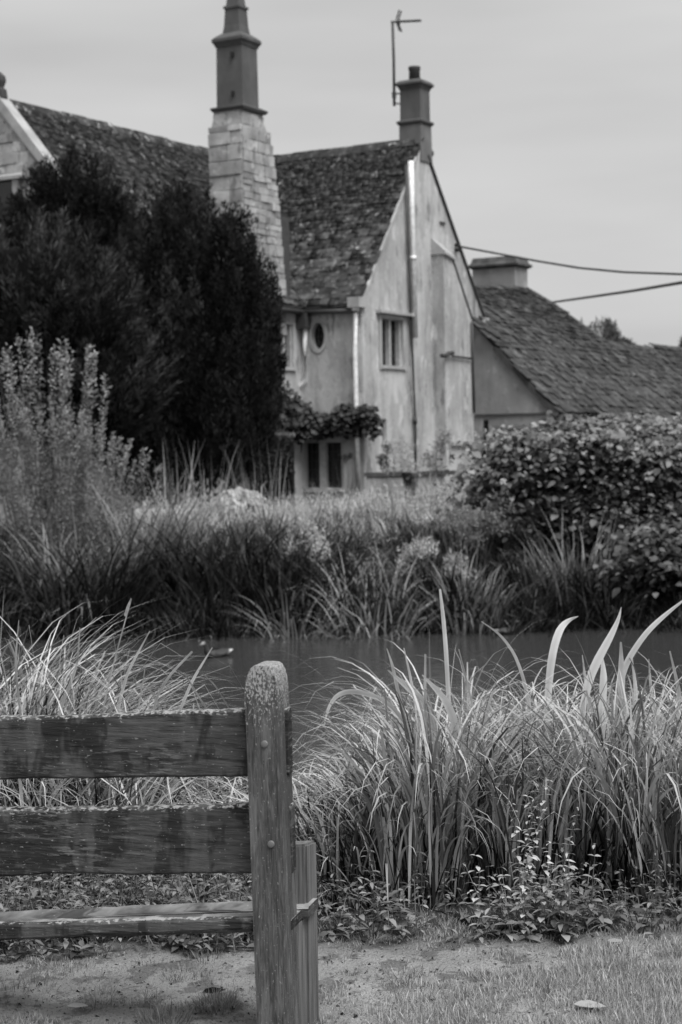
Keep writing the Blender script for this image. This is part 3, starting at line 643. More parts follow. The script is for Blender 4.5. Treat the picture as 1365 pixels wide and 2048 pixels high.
def leaves(acc, P, ax, nrm, L, wd_, tone, fold=.25, curl=.2, big=False):
    n = len(P); ax = unit(ax); s = unit(np.cross(ax, nrm)); nn = unit(np.cross(s, ax))
    L, wd_, tone = [np.broadcast_to(np.asarray(a, float), (n,)) for a in (L, wd_, tone)]
    rows = ((0, .08), (.22, .8), (.5, 1), (.78, .6), (1, .03)) if big else ((0, .05), (.45, 1), (1, .03))
    out = np.zeros((n, len(rows), 3, 3))
    for i, (t, pw) in enumerate(rows):
        c = P+ax*(L*t)[:, None]-nn*(L*curl*t*t)[:, None]
        out[:, i, 1] = c
        e = (wd_*pw/2)[:, None]
        out[:, i, 0] = c-s*e+nn*e*fold; out[:, i, 2] = c+s*e+nn*e*fold
    k = len(rows)*3; b = (np.arange(n)*k)[:, None]
    ii = np.array([r*3+c for r in range(len(rows)-1) for c in (0, 1)])
    q = np.stack([b+ii, b+ii+1, b+ii+4, b+ii+3], -1).reshape(-1, 4)
    acc.add(out.reshape(-1, 3), q, np.repeat(tone, k))
def rnd_dir(n):
    return unit(rng.normal(size=(n, 3)))
def clump(acc, x, y, n, h, spread=.12, w=(.005, .010), tone=(.2, .9), lean=(.02, .5), curve=(.3, 1.6), bias=None, seg=7, z=None, kink=.12, dead=.12, p=1.5):
    r = spread*np.sqrt(rng.random(n)); a = rng.random(n)*2*math.pi
    bx = x+r*np.cos(a); by = y+r*np.sin(a); bz = ground_z(bx, by)-.02 if z is None else np.full(n, z)
    az = a+rng.normal(0, .6, n)
    if bias is not None: az = np.where(rng.random(n) < bias[1], bias[0]+rng.normal(0, .5, n), az)
    tn = rng.uniform(tone[0], tone[1], n); tn = np.where(rng.random(n) < dead, tn*.25, tn)
    u = rng.random(n)
    blades(acc, np.stack([bx, by, bz], 1), az, h*rng.uniform(.65, 1.25, n), lean[0]+(lean[1]-lean[0])*u, curve[0]+(curve[1]-curve[0])*rng.random(n), rng.uniform(*w, n), tn, seg, p=p, kink=kink)

def shade_thatch(acc, x, y, n, h, spread, w=(.005, .01)):
    """dead leaf bases inside a clump, coloured near black to carry its shade"""
    clump(acc, x, y, n, h, spread, w, (-.04, .1), (.0, .6), (.0, .6), seg=3, kink=.3, dead=0)
# ------------------------------------------------------------------ bench
BY = R(15); BU = np.array([math.cos(BY), -math.sin(BY), 0]); BV = np.array([math.sin(BY), math.cos(BY), 0])
BO = W(563, 1500, 3.95); BO[2] = 0                    # right rear edge of the rear post
def bp(px, py, v0):
    p = hit(px, py, BO+BV*v0, BV); return float((p-BO)@BU), float(p[2])
def B(u, v, z): return BO+BU*u+BV*v+ZZ*z
bench = empty('park_bench', B(-.6, .15, 0), 'weathered wooden park bench seen from behind, with a round-topped post', 'bench')
def oriented(name, mat, parent, bm, origin, rotz=-BY, bev=.004, hgt=None):
    """bm in local bench axes (u, v, z) about origin"""
    hgt = hgt or (lambda c: 0.0)
    if bev: bmesh.ops.bevel(bm, geom=list(bm.edges), offset=bev, segments=2, affect='EDGES', clamp_overlap=True)
    bmesh.ops.recalc_face_normals(bm, faces=bm.faces)
    me = bpy.data.meshes.new(name); bm.to_mesh(me); bm.free(); me.materials.append(mat)
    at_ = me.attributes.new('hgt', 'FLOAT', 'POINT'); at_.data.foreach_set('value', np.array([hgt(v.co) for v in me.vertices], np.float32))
    o = bpy.data.objects.new(name, me); COL.objects.link(o); o.parent = parent; o.matrix_parent_inverse = inv(parent)
    o.matrix_basis = Matrix.Translation(Vector(origin)) @ Matrix.Rotation(rotz, 4, 'Z')
    return o
def lbox(bm, a, b):
    (x0, y0, z0), (x1, y1, z1) = a, b
    prism(bm, [(x0, y0, z0), (x1, y0, z0), (x1, y1, z0), (x0, y1, z0)], np.array([0, 0, z1-z0]))
PT = bp(530, 1332, 0)[1]; PW = .083
LEANU = (520-500)/ (2040-1400)                       # the post leans a little to the left at its top
def post(u_off):
    bm = bmesh.new(); prof = []
    n = 7; cr = .036
    zt = PT
    L_ = lambda z: -LEANU*.55*(z-.5)                 # lean relative to the camera roll
    prof.append((-PW+L_(-.15), -.15)); prof.append((0+L_(-.15), -.15))
    for z in (.2, .5, .8): prof.append((L_(z), z))
    for k in range(n): a = k/(n-1)*math.pi/2; prof.append((L_(zt)-.022+.022*math.cos(a), zt-.07+.07*math.sin(a)))
    for k in range(n): a = math.pi/2+k/(n-1)*math.pi/2; prof.append((L_(zt)-PW+.026+.026*math.cos(a), zt-.085+.085*math.sin(a)))
    for z in (.8, .5, .2): prof.append((L_(z)-PW, z))
    prism(bm, [(u, 0, z) for u, z in prof], np.array([0, .095, 0]))
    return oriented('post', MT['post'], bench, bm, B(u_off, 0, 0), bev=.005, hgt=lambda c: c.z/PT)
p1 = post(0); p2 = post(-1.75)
# rails set into the front of the posts: pixel rows at the post and at the left border of the photograph
def rail(name, mat, v0, th, rt_, rb_, lt_, lb_, u1, seed, wav=.004, u0=-1.78):
    a = bp(*rt_, v0); b = bp(*rb_, v0); c = bp(*lt_, v0); d = bp(*lb_, v0)
    st = (c[1]-a[1])/(c[0]-a[0]); sb = (d[1]-b[1])/(d[0]-b[0])
    r = np.random.default_rng(seed); n = 60; us = np.linspace(u0, u1, n); bm = bmesh.new(); rows = []
    zc = (a[1]+b[1])/2
    wt = np.convolve(r.normal(0, 1, n+6), np.ones(5)/5, 'same')[:n]*wav; wb = np.convolve(r.normal(0, 1, n+6), np.ones(5)/5, 'same')[:n]*wav
    for i, u in enumerate(us):
        zt = a[1]+st*(u-a[0])+wt[i]; zb = b[1]+sb*(u-b[0])+wb[i]; e = .006; j = r.normal(0, .0006)
        sec = [(0+j, zb+e), (0+j, zt-e), (e, zt), (th-e, zt), (th, zt-e), (th, zb+e), (th-e, zb), (e, zb)]
        rows.append([bm.verts.new((u, y, z-zc)) for y, z in sec])
    for i in range(n-1):
        for k in range(8): bm.faces.new((rows[i][k], rows[i][(k+1) % 8], rows[i+1][(k+1) % 8], rows[i+1][k]))
    bm.faces.new(rows[0]); bm.faces.new(rows[-1][::-1])
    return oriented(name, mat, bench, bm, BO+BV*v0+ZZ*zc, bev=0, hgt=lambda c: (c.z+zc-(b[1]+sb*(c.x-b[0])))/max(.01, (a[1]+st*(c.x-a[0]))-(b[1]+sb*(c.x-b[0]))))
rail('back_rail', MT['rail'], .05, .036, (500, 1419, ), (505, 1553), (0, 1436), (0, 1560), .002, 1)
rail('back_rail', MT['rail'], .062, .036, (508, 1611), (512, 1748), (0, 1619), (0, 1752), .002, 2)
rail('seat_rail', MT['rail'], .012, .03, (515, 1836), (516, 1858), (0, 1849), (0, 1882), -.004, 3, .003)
# seat slats: two narrow boards, cut in the post sides
def slat(v0, v1, zr, zl, seed, u1):
    r = np.random.default_rng(seed); n = 40; us = np.linspace(-1.8, u1, n); bm = bmesh.new(); rows = []
    for i, u in enumerate(us):
        z = zr+(zl-zr)*(u/-.62); j = r.normal(0, .0015)
        rows.append([bm.verts.new((u, a, b)) for a, b in ((v0, z-.028), (v0+j, z-.004), (v0+.006, z+j), (v1-.006, z+j), (v1, z-.004), (v1, z-.028))])
    for i in range(n-1):
        for k in range(6): bm.faces.new((rows[i][k], rows[i][(k+1) % 6], rows[i+1][(k+1) % 6], rows[i+1][k])).material_index = int(k in (0, 4, 5))  # pale tops and dark sides paint light and shade onto the boards
    bm.faces.new(rows[0]); bm.faces.new(rows[-1][::-1]).material_index = 1
    o = oriented('seat_slat', MT['slat'], bench, bm, BO, bev=0); o.data.materials.append(MT['rail']); return o
z1r = bp(515, 1836, .045)[1]; z1l = bp(0, 1849, .045)[1]
z2r = bp(515, 1812, .16)[1]; z2l = bp(0, 1826, .16)[1]
slat(.044, .132, z1r+.002, z1l+.002, 5, .004); slat(.172, .262, z2r, z2l, 6, .010)
# front leg with a cut-off arm post
ft = bp(612, 1690, .22)[1]
def front_leg(u_off):
    bm = bmesh.new(); lbox(bm, (-.07, .205, -.15), (-.002, .30, ft))
    for v in bm.verts:
        if v.co.z > .3: v.co.z += -.012*(v.co.y > .25)+.006*(v.co.x > -.03)
    return oriented('front_leg', MT['post_side'], bench, bm, B(u_off, 0, 0), bev=.006)
front_leg(0); front_leg(-1.75)
def side_rail(u_off):
    bm = bmesh.new(); lbox(bm, (-.06, .096, -.15), (-.008, .204, z1r-.035)); return oriented('side_panel', MT['post_side'], bench, bm, B(u_off, 0, 0), bev=.004)
side_rail(0); side_rail(-1.75)
for (px, py) in ((530, 1488), (543, 1688)):
    a = bp(px, py, 0); bm = bmesh.new()
    prev = None
    for rr, y in ((.009, .0), (.009, -.003), (.0075, -.005), (.003, -.006)):
        ring = [bm.verts.new((a[0]+rr*math.cos(k/12*2*math.pi), y, a[1]+rr*math.sin(k/12*2*math.pi))) for k in range(12)]
        if prev:
            for k in range(12): bm.faces.new((prev[k], prev[(k+1) % 12], ring[(k+1) % 12], ring[k]))
        prev = ring
    bm.faces.new(prev); oriented('bolt', MT['bolt'], bench, bm, BO, bev=0)

# ------------------------------------------------------------------ near bank: sedges, iris, weeds
hprof = lambda px: np.interp(px, [-300, 0, 150, 300, 450, 560, 700, 800, 900, 1100, 1365, 1700], [.70, .70, .62, .34, .22, .14, .16, .33, .42, .42, .42, .42])
bed = Acc()
def px_of(x, y): return pix((x, y, .3))[0]
for D, cnt, sc in ((5.42, 23, .92), (5.75, 25, 1.0), (6.1, 26, 1.05), (6.5, 26, 1.1), (6.9, 26, 1.15), (7.4, 22, 1.2)):
    for i in range(cnt):
        half_w = D*.42; x = -half_w+2*half_w*(i+.5)/cnt+rng.normal(0, .06); y = D+rng.normal(0, .08); px = px_of(x, y)
        if D < 5.6 and px < 620: continue
        h = hprof(px)*sc*rng.uniform(.85, 1.15); z = ground_z(x, y)
        h = h+max(0, -float(z))*(.45 if px < 200 or px > 820 else .2)
        left = px < 620
        shade_thatch(bed, x, y, 120, h*.66, .2, (.006, .014))
        if left: clump(bed, x, y, 150 if px < 260 else 90, h*(1.22 if px < 260 else 1.1), .16, (.007, .014), (.15, 1.05), (.1, .9), (1.0, 2.8), (0 if rng.random() < .6 else 2.4, .5), kink=.3, p=1.8)
        elif px < 800: clump(bed, x, y, 105, h*1.3, .16, (.006, .011), (.2, 1.0), (.1, .7), (1.2, 3.2), (3.0, .45), p=1.8, seg=9)
        elif D < 5.9: clump(bed, x, y, 115, h*1.45, .15, (.007, .013), (.1, .9), (.0, .28), (.9, 2.8), p=3.0, seg=10, kink=.06)
        else: clump(bed, x, y, 125, h*1.42, .15, (.007, .014), (.3, 1.1), (.02, .4), (1.6, 3.4), p=2.2, seg=10)
tag(bed.obj('sedge_bed', MT['sedge']), 'dense arching sedge leaves along the near bank of the pond', 'sedge', kind='stuff')
def sedge_thing(px, D, n, h, label, **kw):
    a = Acc(); x = W(px, 1700, D)[0]; clump(a, x, D, n, h, **kw); shade_thatch(a, x, D, 200, h*.62, .2, (.006, .014)); o = a.obj('sedge_clump', MT['sedge']); return tag(o, label, 'sedge', 'sedge clumps on the near bank')
sedge_thing(865, 5.5, 300, .78, 'tall dense sedge clump left of the nettle, fanning upward', spread=.17, w=(.008, .015), tone=(.1, .9), lean=(.0, .36), curve=(1.3, 3.6), p=2.4, seg=10)
sedge_thing(1260, 5.5, 330, .78, 'tall dark based sedge clump right of the nettle', spread=.2, w=(.008, .015), tone=(.1, .9), lean=(.0, .34), curve=(1.2, 3.4), p=2.4, seg=10)
sedge_thing(690, 5.5, 170, .52, 'low drooping pale sedge clump just right of the bench leg', spread=.17, w=(.006, .011), tone=(.3, 1.0), lean=(.1, .8), curve=(1.0, 2.6), bias=(3.0, .4))
sedge_thing(60, 6.2, 260, .98, 'pale bushy sedge clump above the left end of the top bench rail', spread=.2, w=(.006, .012), tone=(.3, 1.05), lean=(.05, .8), curve=(.8, 2.8), bias=(.2, .4), kink=.35, p=1.8)
# broad pale iris blades, each one a leaf: traced mid-ribs (photo pixels), real depth and width
def ribbon(pts, ws, D, dd, parent, tone):
    P_ = [W(x, y, D+dd*i/(len(pts)-1)) for i, (x, y) in enumerate(pts)]; n = 22; tt = np.linspace(0, len(pts)-1, n); P_ = np.array(P_)
    C_ = np.stack([np.interp(tt, range(len(pts)), P_[:, k]) for k in range(3)], 1)
    for _ in range(3): C_[1:-1] = (C_[:-2]+2*C_[1:-1]+C_[2:])/4
    w_ = np.interp(tt, range(len(pts)), ws)*D/F*.95*(1+.06*np.convolve(rng.normal(0, 1, n+4), np.ones(5)/5, 'valid'))
    tg = unit(np.gradient(C_, axis=0)); s = unit(np.cross(tg, np.array([.55, .8, .4]))); nn = unit(np.cross(s, tg))
    out_ = np.stack([C_-s*(w_/2)[:, None]+nn*(w_*.12)[:, None], C_, C_+s*(w_/2)[:, None]+nn*(w_*.12)[:, None]], 1).reshape(-1, 3)
    b = (np.arange(n-1)*3)[:, None]; ii = np.array([0, 1]); q = np.stack([b+ii, b+ii+1, b+ii+4, b+ii+3], -1).reshape(-1, 4)
    o = link('leaf', npmesh('leaf', out_, q, (tone+np.tile([.0, -.28, .06], n)+np.repeat(np.convolve(rng.normal(0, .22, n+2), np.ones(3)/3, 'valid')-.35*(np.arange(n) >= n-3)*rng.random(), 3)), True), MT['iris'], parent); return o
def iris(px, D, label, lst, nm='iris_plant', cat='iris', grp='iris plants on the near bank'):
    p = W(px, 1700, D); e = empty(nm, (p[0], D, float(ground_z(p[0], D))), label, cat, grp)
    for pts, ws, tn in lst: ribbon(pts, ws, D+rng.normal(0, .05), rng.uniform(-.12, .12), e, tn)
iris(1210, 6.1, 'iris plant with broad pale curved blades at the right of the sedge', [
    ([(1090, 1640), (1092, 1480), (1096, 1380), (1103, 1310), (1118, 1258), (1138, 1240), (1157, 1233)], [12, 15, 17, 19, 17, 10, 2], .9),
    ([(1150, 1640), (1160, 1480), (1170, 1380), (1192, 1325), (1222, 1272), (1238, 1238), (1243, 1214)], [12, 16, 18, 18, 14, 8, 1], .95),
    ([(1225, 1640), (1232, 1460), (1240, 1360), (1256, 1318), (1292, 1265), (1330, 1230), (1375, 1195)], [11, 14, 15, 14, 12, 9, 3], .85),
    ([(1198, 1640), (1203, 1450), (1207, 1350), (1204, 1308)], [14, 20, 17, 3], 1.05), ([(1236, 1640), (1240, 1440), (1243, 1350), (1242, 1284)], [14, 18, 16, 4], 1.0),
    ([(1262, 1640), (1268, 1450), (1272, 1380), (1262, 1300)], [9, 12, 10, 2], .8), ([(1175, 1640), (1180, 1480), (1172, 1370), (1165, 1310)], [9, 10, 8, 2], .8),
    ([(1330, 1640), (1352, 1480), (1360, 1390), (1340, 1302)], [9, 12, 10, 3], .9), ([(1330, 1600), (1322, 1480), (1302, 1380), (1298, 1318)], [8, 9, 7, 2], .8)])
iris(860, 5.95, 'iris plant with one tall upright pale blade above the water', [
    ([(912, 1640), (903, 1480), (897, 1400), (892, 1300), (886, 1230), (880, 1178)], [9, 10, 10, 11, 10, 6], .9),
    ([(850, 1640), (830, 1480), (800, 1430), (768, 1400), (735, 1388), (700, 1381), (672, 1389), (655, 1415), (648, 1455)], [8, 12, 14, 15, 14, 12, 9, 6, 2], .8),
    ([(1075, 1640), (1062, 1420), (1048, 1360), (1030, 1308), (1000, 1268), (963, 1243)], [9, 9, 9, 8, 6, 2], .75),
    ([(835, 1640), (815, 1460), (795, 1380), (785, 1330), (774, 1297)], [9, 10, 9, 7, 2], .9), ([(890, 1640), (872, 1450), (842, 1400), (800, 1362), (776, 1340)], [12, 20, 22, 15, 3], 1.0),
    ([(930, 1640), (912, 1450), (890, 1400), (868, 1375), (845, 1350)], [12, 20, 20, 14, 3], 1.0), ([(860, 1640), (852, 1450), (850, 1380), (851, 1308)], [7, 8, 7, 4], .8),
    ([(845, 1640), (838, 1450), (820, 1350), (808, 1296)], [8, 9, 7, 3], .85), ([(975, 1640), (960, 1480), (938, 1380), (918, 1298)], [7, 8, 6, 2], .7)])
# long straw blades and a seed head over the left rail
iris(330, 6.0, 'loose long grass blades with a seed head leaning over the top bench rail', [
    ([(330, 1560), (352, 1440), (385, 1360), (425, 1295)], [6, 8, 7, 2], .35), ([(190, 1560), (205, 1420), (232, 1310), (262, 1200)], [4, 4, 3, 3], .2), ([(250, 1232), (256, 1215), (263, 1197)], [5, 7, 3], .5),
    ([(210, 1560), (240, 1400), (255, 1345), (300, 1262)], [6, 8, 7, 2], .3), ([(290, 1560), (310, 1400), (340, 1350), (385, 1303)], [5, 6, 5, 4], .4), ([(320, 1560), (330, 1440), (300, 1375), (240, 1360)], [5, 6, 5, 2], .3),
    ([(455, 1560), (420, 1430), (368, 1345)], [5, 6, 4], .25), ([(270, 1560), (275, 1430), (290, 1340)], [5, 5, 2], .3), ([(460, 1420), (430, 1370), (398, 1340)], [3, 4, 3], .0),
    ([(260, 1420), (242, 1380), (225, 1350)], [3, 4, 2], -.5), ([(90, 1560), (120, 1420), (155, 1330), (160, 1255)], [6, 8, 6, 2], .3), ([(60, 1560), (40, 1420), (30, 1330), (38, 1240)], [6, 8, 6, 2], .35)], 'long_grass', 'grass', None)
# leafy weeds
def herb(acc, sac, x, y, h, stems, leaf, tone=(.3, 1.0), lean=.35, gap=.035, big=True, opp=True):
    z0 = float(ground_z(x, y))
    for _ in range(stems):
        a = rng.random()*2*math.pi; le = lean*rng.random(); hh = h*rng.uniform(.6, 1.1); d = np.array([math.cos(a)*math.sin(le), math.sin(a)*math.sin(le), math.cos(le)])
        b0 = np.array([x+rng.normal(0, .04), y+rng.normal(0, .04), z0-.01]); m = max(3, int(hh/gap)); P_, A_, N_, S_ = [], [], [], []
        ph = rng.random()*3
        for k in range(1, m+1):
            t = k/m; p = b0+d*hh*t+np.array([0, 0, -.04*t*t*le]); ph += 1.57+rng.normal(0, .25)
            for o_ in ((0, math.pi) if opp else (0,)):
                q = ph+o_; ax = np.array([math.cos(q), math.sin(q), rng.uniform(-.25, .45)]); P_.append(p); A_.append(ax); N_.append([-.25*math.cos(q), -.25*math.sin(q), 1]); S_.append(leaf*rng.uniform(.6, 1.15)*(1.05-.55*t))
        S_ = np.array(S_); n = len(P_)
        leaves(acc, np.array(P_), np.array(A_), np.array(N_)+rng.normal(0, .2, (n, 3)), S_, S_*rng.uniform(.3, .6), rng.uniform(tone[0], tone[1], n), .25, .3, big)
        blades(sac, b0[None], np.array([a]), hh, le, .05, .004, rng.uniform(.3, .8, 1), 4, kink=0)
def weed(px, py, h, stems, leaf, label, **kw):
    p = G(px, py, 0); a, s = Acc(), Acc()
    herb(a, s, p[0], p[1], h, stems, leaf, **kw)
    e = empty('weed', (p[0], p[1], 0), label, 'weed', 'leafy weeds at the foot of the sedge'); a.obj('foliage', MT['weed'], e); s.obj('stem', MT['stem'], e); return e
e = weed(1058, 1862, .46, 11, .04, 'tall pale nettle standing in front of the dark sedge base', tone=(.6, 1.6), lean=.34, gap=.024)
weed(1000, 1868, .27, 15, .042, 'short leafy weed at the left foot of the tall nettle', tone=(.5, 1.4), lean=.9)
weed(1125, 1870, .29, 15, .048, 'short leafy weed at the right foot of the tall nettle', tone=(.3, 1.1), lean=.8)
weed(1300, 1862, .15, 6, .045, 'small weed near the right border at the path edge', tone=(.3, .9), lean=.7)
weed(800, 1868, .16, 6, .06, 'broad leaved low weed midway between bench leg and nettle', tone=(.25, .8), lean=.9)
weed(690, 1865, .17, 7, .055, 'low weed just right of the bench front leg', tone=(.2, .7), lean=.8)
weed(930, 1880, .10, 6, .035, 'very small weed tuft left of the nettle on the path edge', tone=(.3, .8), lean=.9)
wa, ws = Acc(), Acc()
for i in range(540):
    D = rng.uniform(4.8, 5.5); x = rng.uniform(-.42, .42 if i < 300 else -.02)*D
    px = px_of(x, D)
    if px > 560: D += .1
    herb(wa, ws, x, D, rng.uniform(.08, .26 if px < 520 else .24), 5, rng.uniform(.022, .06), (.0, .85) if px > 520 else (.05, .75), .8)
o = wa.obj('weeds', MT['weed']); tag(o, 'low leafy weeds growing along the foot of the sedges', 'weeds', kind='stuff'); s_ = ws.obj('stems', MT['stem'], o); s_['kind'] = 'stuff'
# short trodden grass
def grass_mask(x, y):
    m = smoothn(x*.6, y, .16, 7)*.55+smoothn(x*.6, y, .06, 8)*.3+smoothn(x, y, .5, 9)*.25
    right = np.clip((x-(-.1))/.25, 0, 1); band = np.exp(-((y-4.62)/.05)**2)*right
    return m+.20*right*(y < 4.58)+.11*right-.5*band*0-.12*band+.15*(y > 4.85)
n = 170000; x = rng.uniform(-1.6, 1.6, n); y = rng.uniform(3.7, 5.15, n); m = grass_mask(x, y); kp = m > rng.uniform(.54, .92, n); x = x[kp]; y = y[kp]; m = m[kp]; n = len(x)
ga = Acc(); blades(ga, np.stack([x, y, ground_z(x, y)-.003], 1), rng.random(n)*6.28, (.008+.055*np.clip(m-.58, 0, .5))*rng.uniform(.4, 1.6, n), rng.uniform(0, .9, n), rng.uniform(0, .9, n), rng.uniform(.0012, .0026, n), rng.uniform(.1, 1, n), 3, kink=0)
for i in range(95):
    tx = rng.uniform(-1.4, .1 if i < 60 else 1.4); ty = rng.uniform(4.1, 4.85); clump(ga, tx, ty, int(rng.uniform(25, 90)), rng.uniform(.02, .05), rng.uniform(.02, .07), (.0015, .003), (0, .6), (.05, .9), (.1, .9), seg=3)
tag(ga.obj('short_grass', MT['lawn']), 'short trodden grass in patches on the pale earth', 'grass', kind='stuff')
def tuft(px, py, label, n=220, h=.055):
    p = G(px, py, 0); a = Acc(); clump(a, p[0], p[1], n, h, .06, (.0015, .003), (.05, .6), (.05, .8), (.1, .8), seg=4); return tag(a.obj('grass_tuft', MT['lawn']), label, 'grass', 'grass tufts on the bare earth')
tuft(330, 2050, 'dark grass tuft at the bottom border left of the bench post', 420, .06); tuft(430, 2015, 'dark grass tuft close to the left side of the bench post', 420, .06)
tuft(200, 2000, 'grass tuft beside the pale crumpled leaf under the bench', 260, .045); tuft(800, 1955, 'dark grass tuft at the left end of the bare strip on the path', 260, .045)
tuft(645, 2050, 'grass tuft at the foot of the front bench leg', 260, .05); tuft(370, 1950, 'wide grass tuft under the middle of the bench', 300, .04)
n = 5200; x = rng.uniform(-1.5, 1.5, n); y = rng.uniform(3.7, 4.95, n); la = Acc(); L_ = .004+.014*rng.random(n)**3
leaves(la, np.stack([x, y, ground_z(x, y)+.003], 1), rnd_dir(n)*np.array([1, 1, .25]), np.array([0, 0, 1.])+rng.normal(0, .5, (n, 3)), L_, L_*rng.uniform(.3, .9, n), rng.choice([0, .1, .3, .9], n), .3, .3)
tag(la.obj('ground_litter', MT['weed']), 'tiny leaf scraps and grit scattered on the trodden earth', 'litter', kind='stuff')
def fallen(px, py, L, ang, tone, label):
    p = G(px, py, .022); a = Acc(); leaves(a, np.array([p]), np.array([[math.cos(ang), math.sin(ang), .04]]), np.array([[.1, -.25, 1.]]), L, L*.42, tone, .12, .12, True); return tag(a.obj('fallen_leaf', MT['weed']), label, 'leaf', 'fallen leaves on the ground')
fallen(1148, 2008, .085, -.1, 1.0, 'pale fallen leaf lying on the grass at lower right'); fallen(405, 1985, .07, .5, -.35, 'dull fallen leaf on the earth close to the bench post')
fallen(135, 2012, .055, .2, 1.0, 'crumpled pale fallen leaf on bare earth under the bench'); fallen(255, 1996, .03, .8, 1.1, 'tiny pale leaf scrap on the earth under the bench')
fallen(165, 1893, .05, -.25, .4, 'pale strip of leaf among the weeds under the seat'); fallen(1215, 1882, .05, .2, .8, 'small pale leaf at the path edge below the nettle')
# ------------------------------------------------------------------ far bank plants
reeds = Acc()
for i in range(270):
    D = rng.uniform(21.4, 26.5) if i < 150 else rng.uniform(20.85, 21.6); px = rng.uniform(-60, 1430); x = W(px, 1200, D)[0]
    topy = np.interp(px, [0, 150, 300, 500, 700, 900, 1100, 1365], [1120, 1100, 1060, 1060, 1080, 1110, 1130, 1150]) + rng.normal(0, 12)
    z0 = float(ground_z(x, D)); h = max(.45, float(W(px, topy, D)[2])-z0)
    if D > 24: h *= .85
    if i >= 150: h = rng.uniform(.3, .75)
    t0 = rng.choice([.04, .1, .2, .6] if D < 24.2 else [.4, .7, 1.0, 1.3])
    clump(reeds, x, D, 60, h*1.25, .3, (.016, .034), (t0*.3, t0*1.2), (.0, .5), (.3, 2.8), (0 if rng.random() < .5 else 3.14, .4), 7, kink=.15, dead=.15, p=2.0)
    shade_thatch(reeds, x, D, 30, h*.6, .35, (.02, .04))
tag(reeds.obj('reed_bed', MT['reed']), 'dark arching reeds and rushes along the far bank of the pond', 'reeds', kind='stuff')
def reed_thing(px, D, n, h, label, mat='palereed', nm='reed_clump', cat='reeds', **kw):
    a = Acc(); x = W(px, 1200, D)[0]; clump(a, x, D, n, h, seg=6, **kw); return tag(a.obj(nm, MT[mat]), label, cat, 'clumps on the far bank')
reed_thing(590, 21.15, 130, .95, 'pale drooping reed clump at the water edge above the bench post', spread=.35, w=(.015, .03), tone=(.3, 1), lean=(.1, .7), curve=(.8, 2.2))
reed_thing(745, 21.2, 190, 1.1, 'pale arching reed clump at the water edge right of the bench post', spread=.5, w=(.015, .03), tone=(.3, 1), lean=(.0, .6), curve=(.6, 2.2))
reed_thing(420, 20.95, 150, .5, 'low pale tuft at the water edge behind the duck', spread=.5, w=(.012, .022), tone=(.2, .9), lean=(.1, .9), curve=(.8, 2.2))
reed_thing(930, 21.3, 110, .9, 'grey reed clump at the water edge behind the tall iris blade', spread=.4, w=(.015, .028), tone=(.1, .6), lean=(.0, .5), curve=(.4, 1.6))
reed_thing(130, 21.9, 160, 1.35, 'dark broad leaved reed clump at far left with curling tips', 'reed', spread=.6, w=(.02, .035), tone=(.2, 1), lean=(.0, .6), curve=(.5, 2.0))
reed_thing(290, 22.6, 170, 1.7, 'long reed clump sweeping right below the yew', 'reed', spread=.5, w=(.014, .026), tone=(.4, 1.2), lean=(.05, .6), curve=(.2, 1.2), bias=(0, .6))
reed_thing(1170, 22.0, 120, 1.1, 'thin dry reed clump in front of the bramble bush', 'reed', spread=.7, w=(.01, .02), tone=(.3, 1.2), lean=(.0, .5), curve=(.2, 1.2))
# upright rush blades against the yew
for px, label in ((345, 'thin upright rush blades against the dark yew, left tuft'), (415, 'thin upright rush blades against the dark yew, middle tuft'), (525, 'thin upright rush blades in front of the clipped hedge')):
    a = Acc(); x = W(px, 1000, 27.5)[0]; clump(a, x, 27.5, 26, 1.45, .35, (.012, .022), (.3, 1.0), (.0, .22), (-.1, .5), seg=5, kink=.05); tag(a.obj('rush', MT['palereed']), label, 'rush', 'rushes by the yew')
# pale meadow plants on top of the bank
def fluffy(acc, P0, rx, rz, n, L, tone, up_=.6):
    d = rnd_dir(n); r = rng.random(n)**.45; P_ = P0+d*np.array([rx, rx*.8, rz])*r[:, None]; ax = rnd_dir(n)*.8+ZZ*up_
    leaves(acc, P_, ax, rnd_dir(n), L*rng.uniform(.5, 1.4, n), L*.3*rng.uniform(.6, 1.3, n), rng.uniform(*tone, n)*(.6+.5*r), .2, .2)
mead = Acc()
for i in range(210):
    D = rng.uniform(25.5, 31); px = rng.uniform(230, 1050); x = W(px, 1000, D)[0]; z0 = float(ground_z(x, D)); y_ = np.interp(px, [230, 600, 800, 1050], [1030, 1022, 1000, 980])+rng.normal(0, 13)-(12 if px > 560 else 0)
    h = max(.25, float(W(px, y_, D)[2])-z0)
    clump(mead, x, D, 28, h*1.15, .3, (.007, .016), (.3, 1.25), (.0, .5), (.1, 1.0), None, 5, kink=.05)
    if rng.random() < .7: fluffy(mead, np.array([x, D, z0+h*.8]), .25, .2, 60, .06, (.2, 1.0))
tag(mead.obj('meadow_grass', MT['meadow']), 'pale flowering grasses on top of the far bank before the house', 'grass', kind='stuff')
def fluffy_thing(px, py, D, rx, rz, n, L, label, mat='meadow', tone=(.3, 1.1)):
    c = W(px, py, D); a = Acc(); s = Acc(); z0 = float(ground_z(c[0], D))
    for k in range(9): fluffy(a, c+np.array([rng.normal(0, rx*.5), rng.normal(0, rx*.4), rng.normal(0, rz*.5)]), rx*.45, rz*.45, n//9, L, tone)
    clump(s, c[0], D, 34, max(.3, float(c[2])-z0), rx*.5, (.008, .014), (.1, .8), (0, .35), (0, .3), seg=3)
    e = empty('flower_clump', (c[0], D, z0), label, 'flowers', 'flower clumps on the far bank'); a.obj('flower_head', MT[mat], e); s.obj('stem', MT['stem'], e)
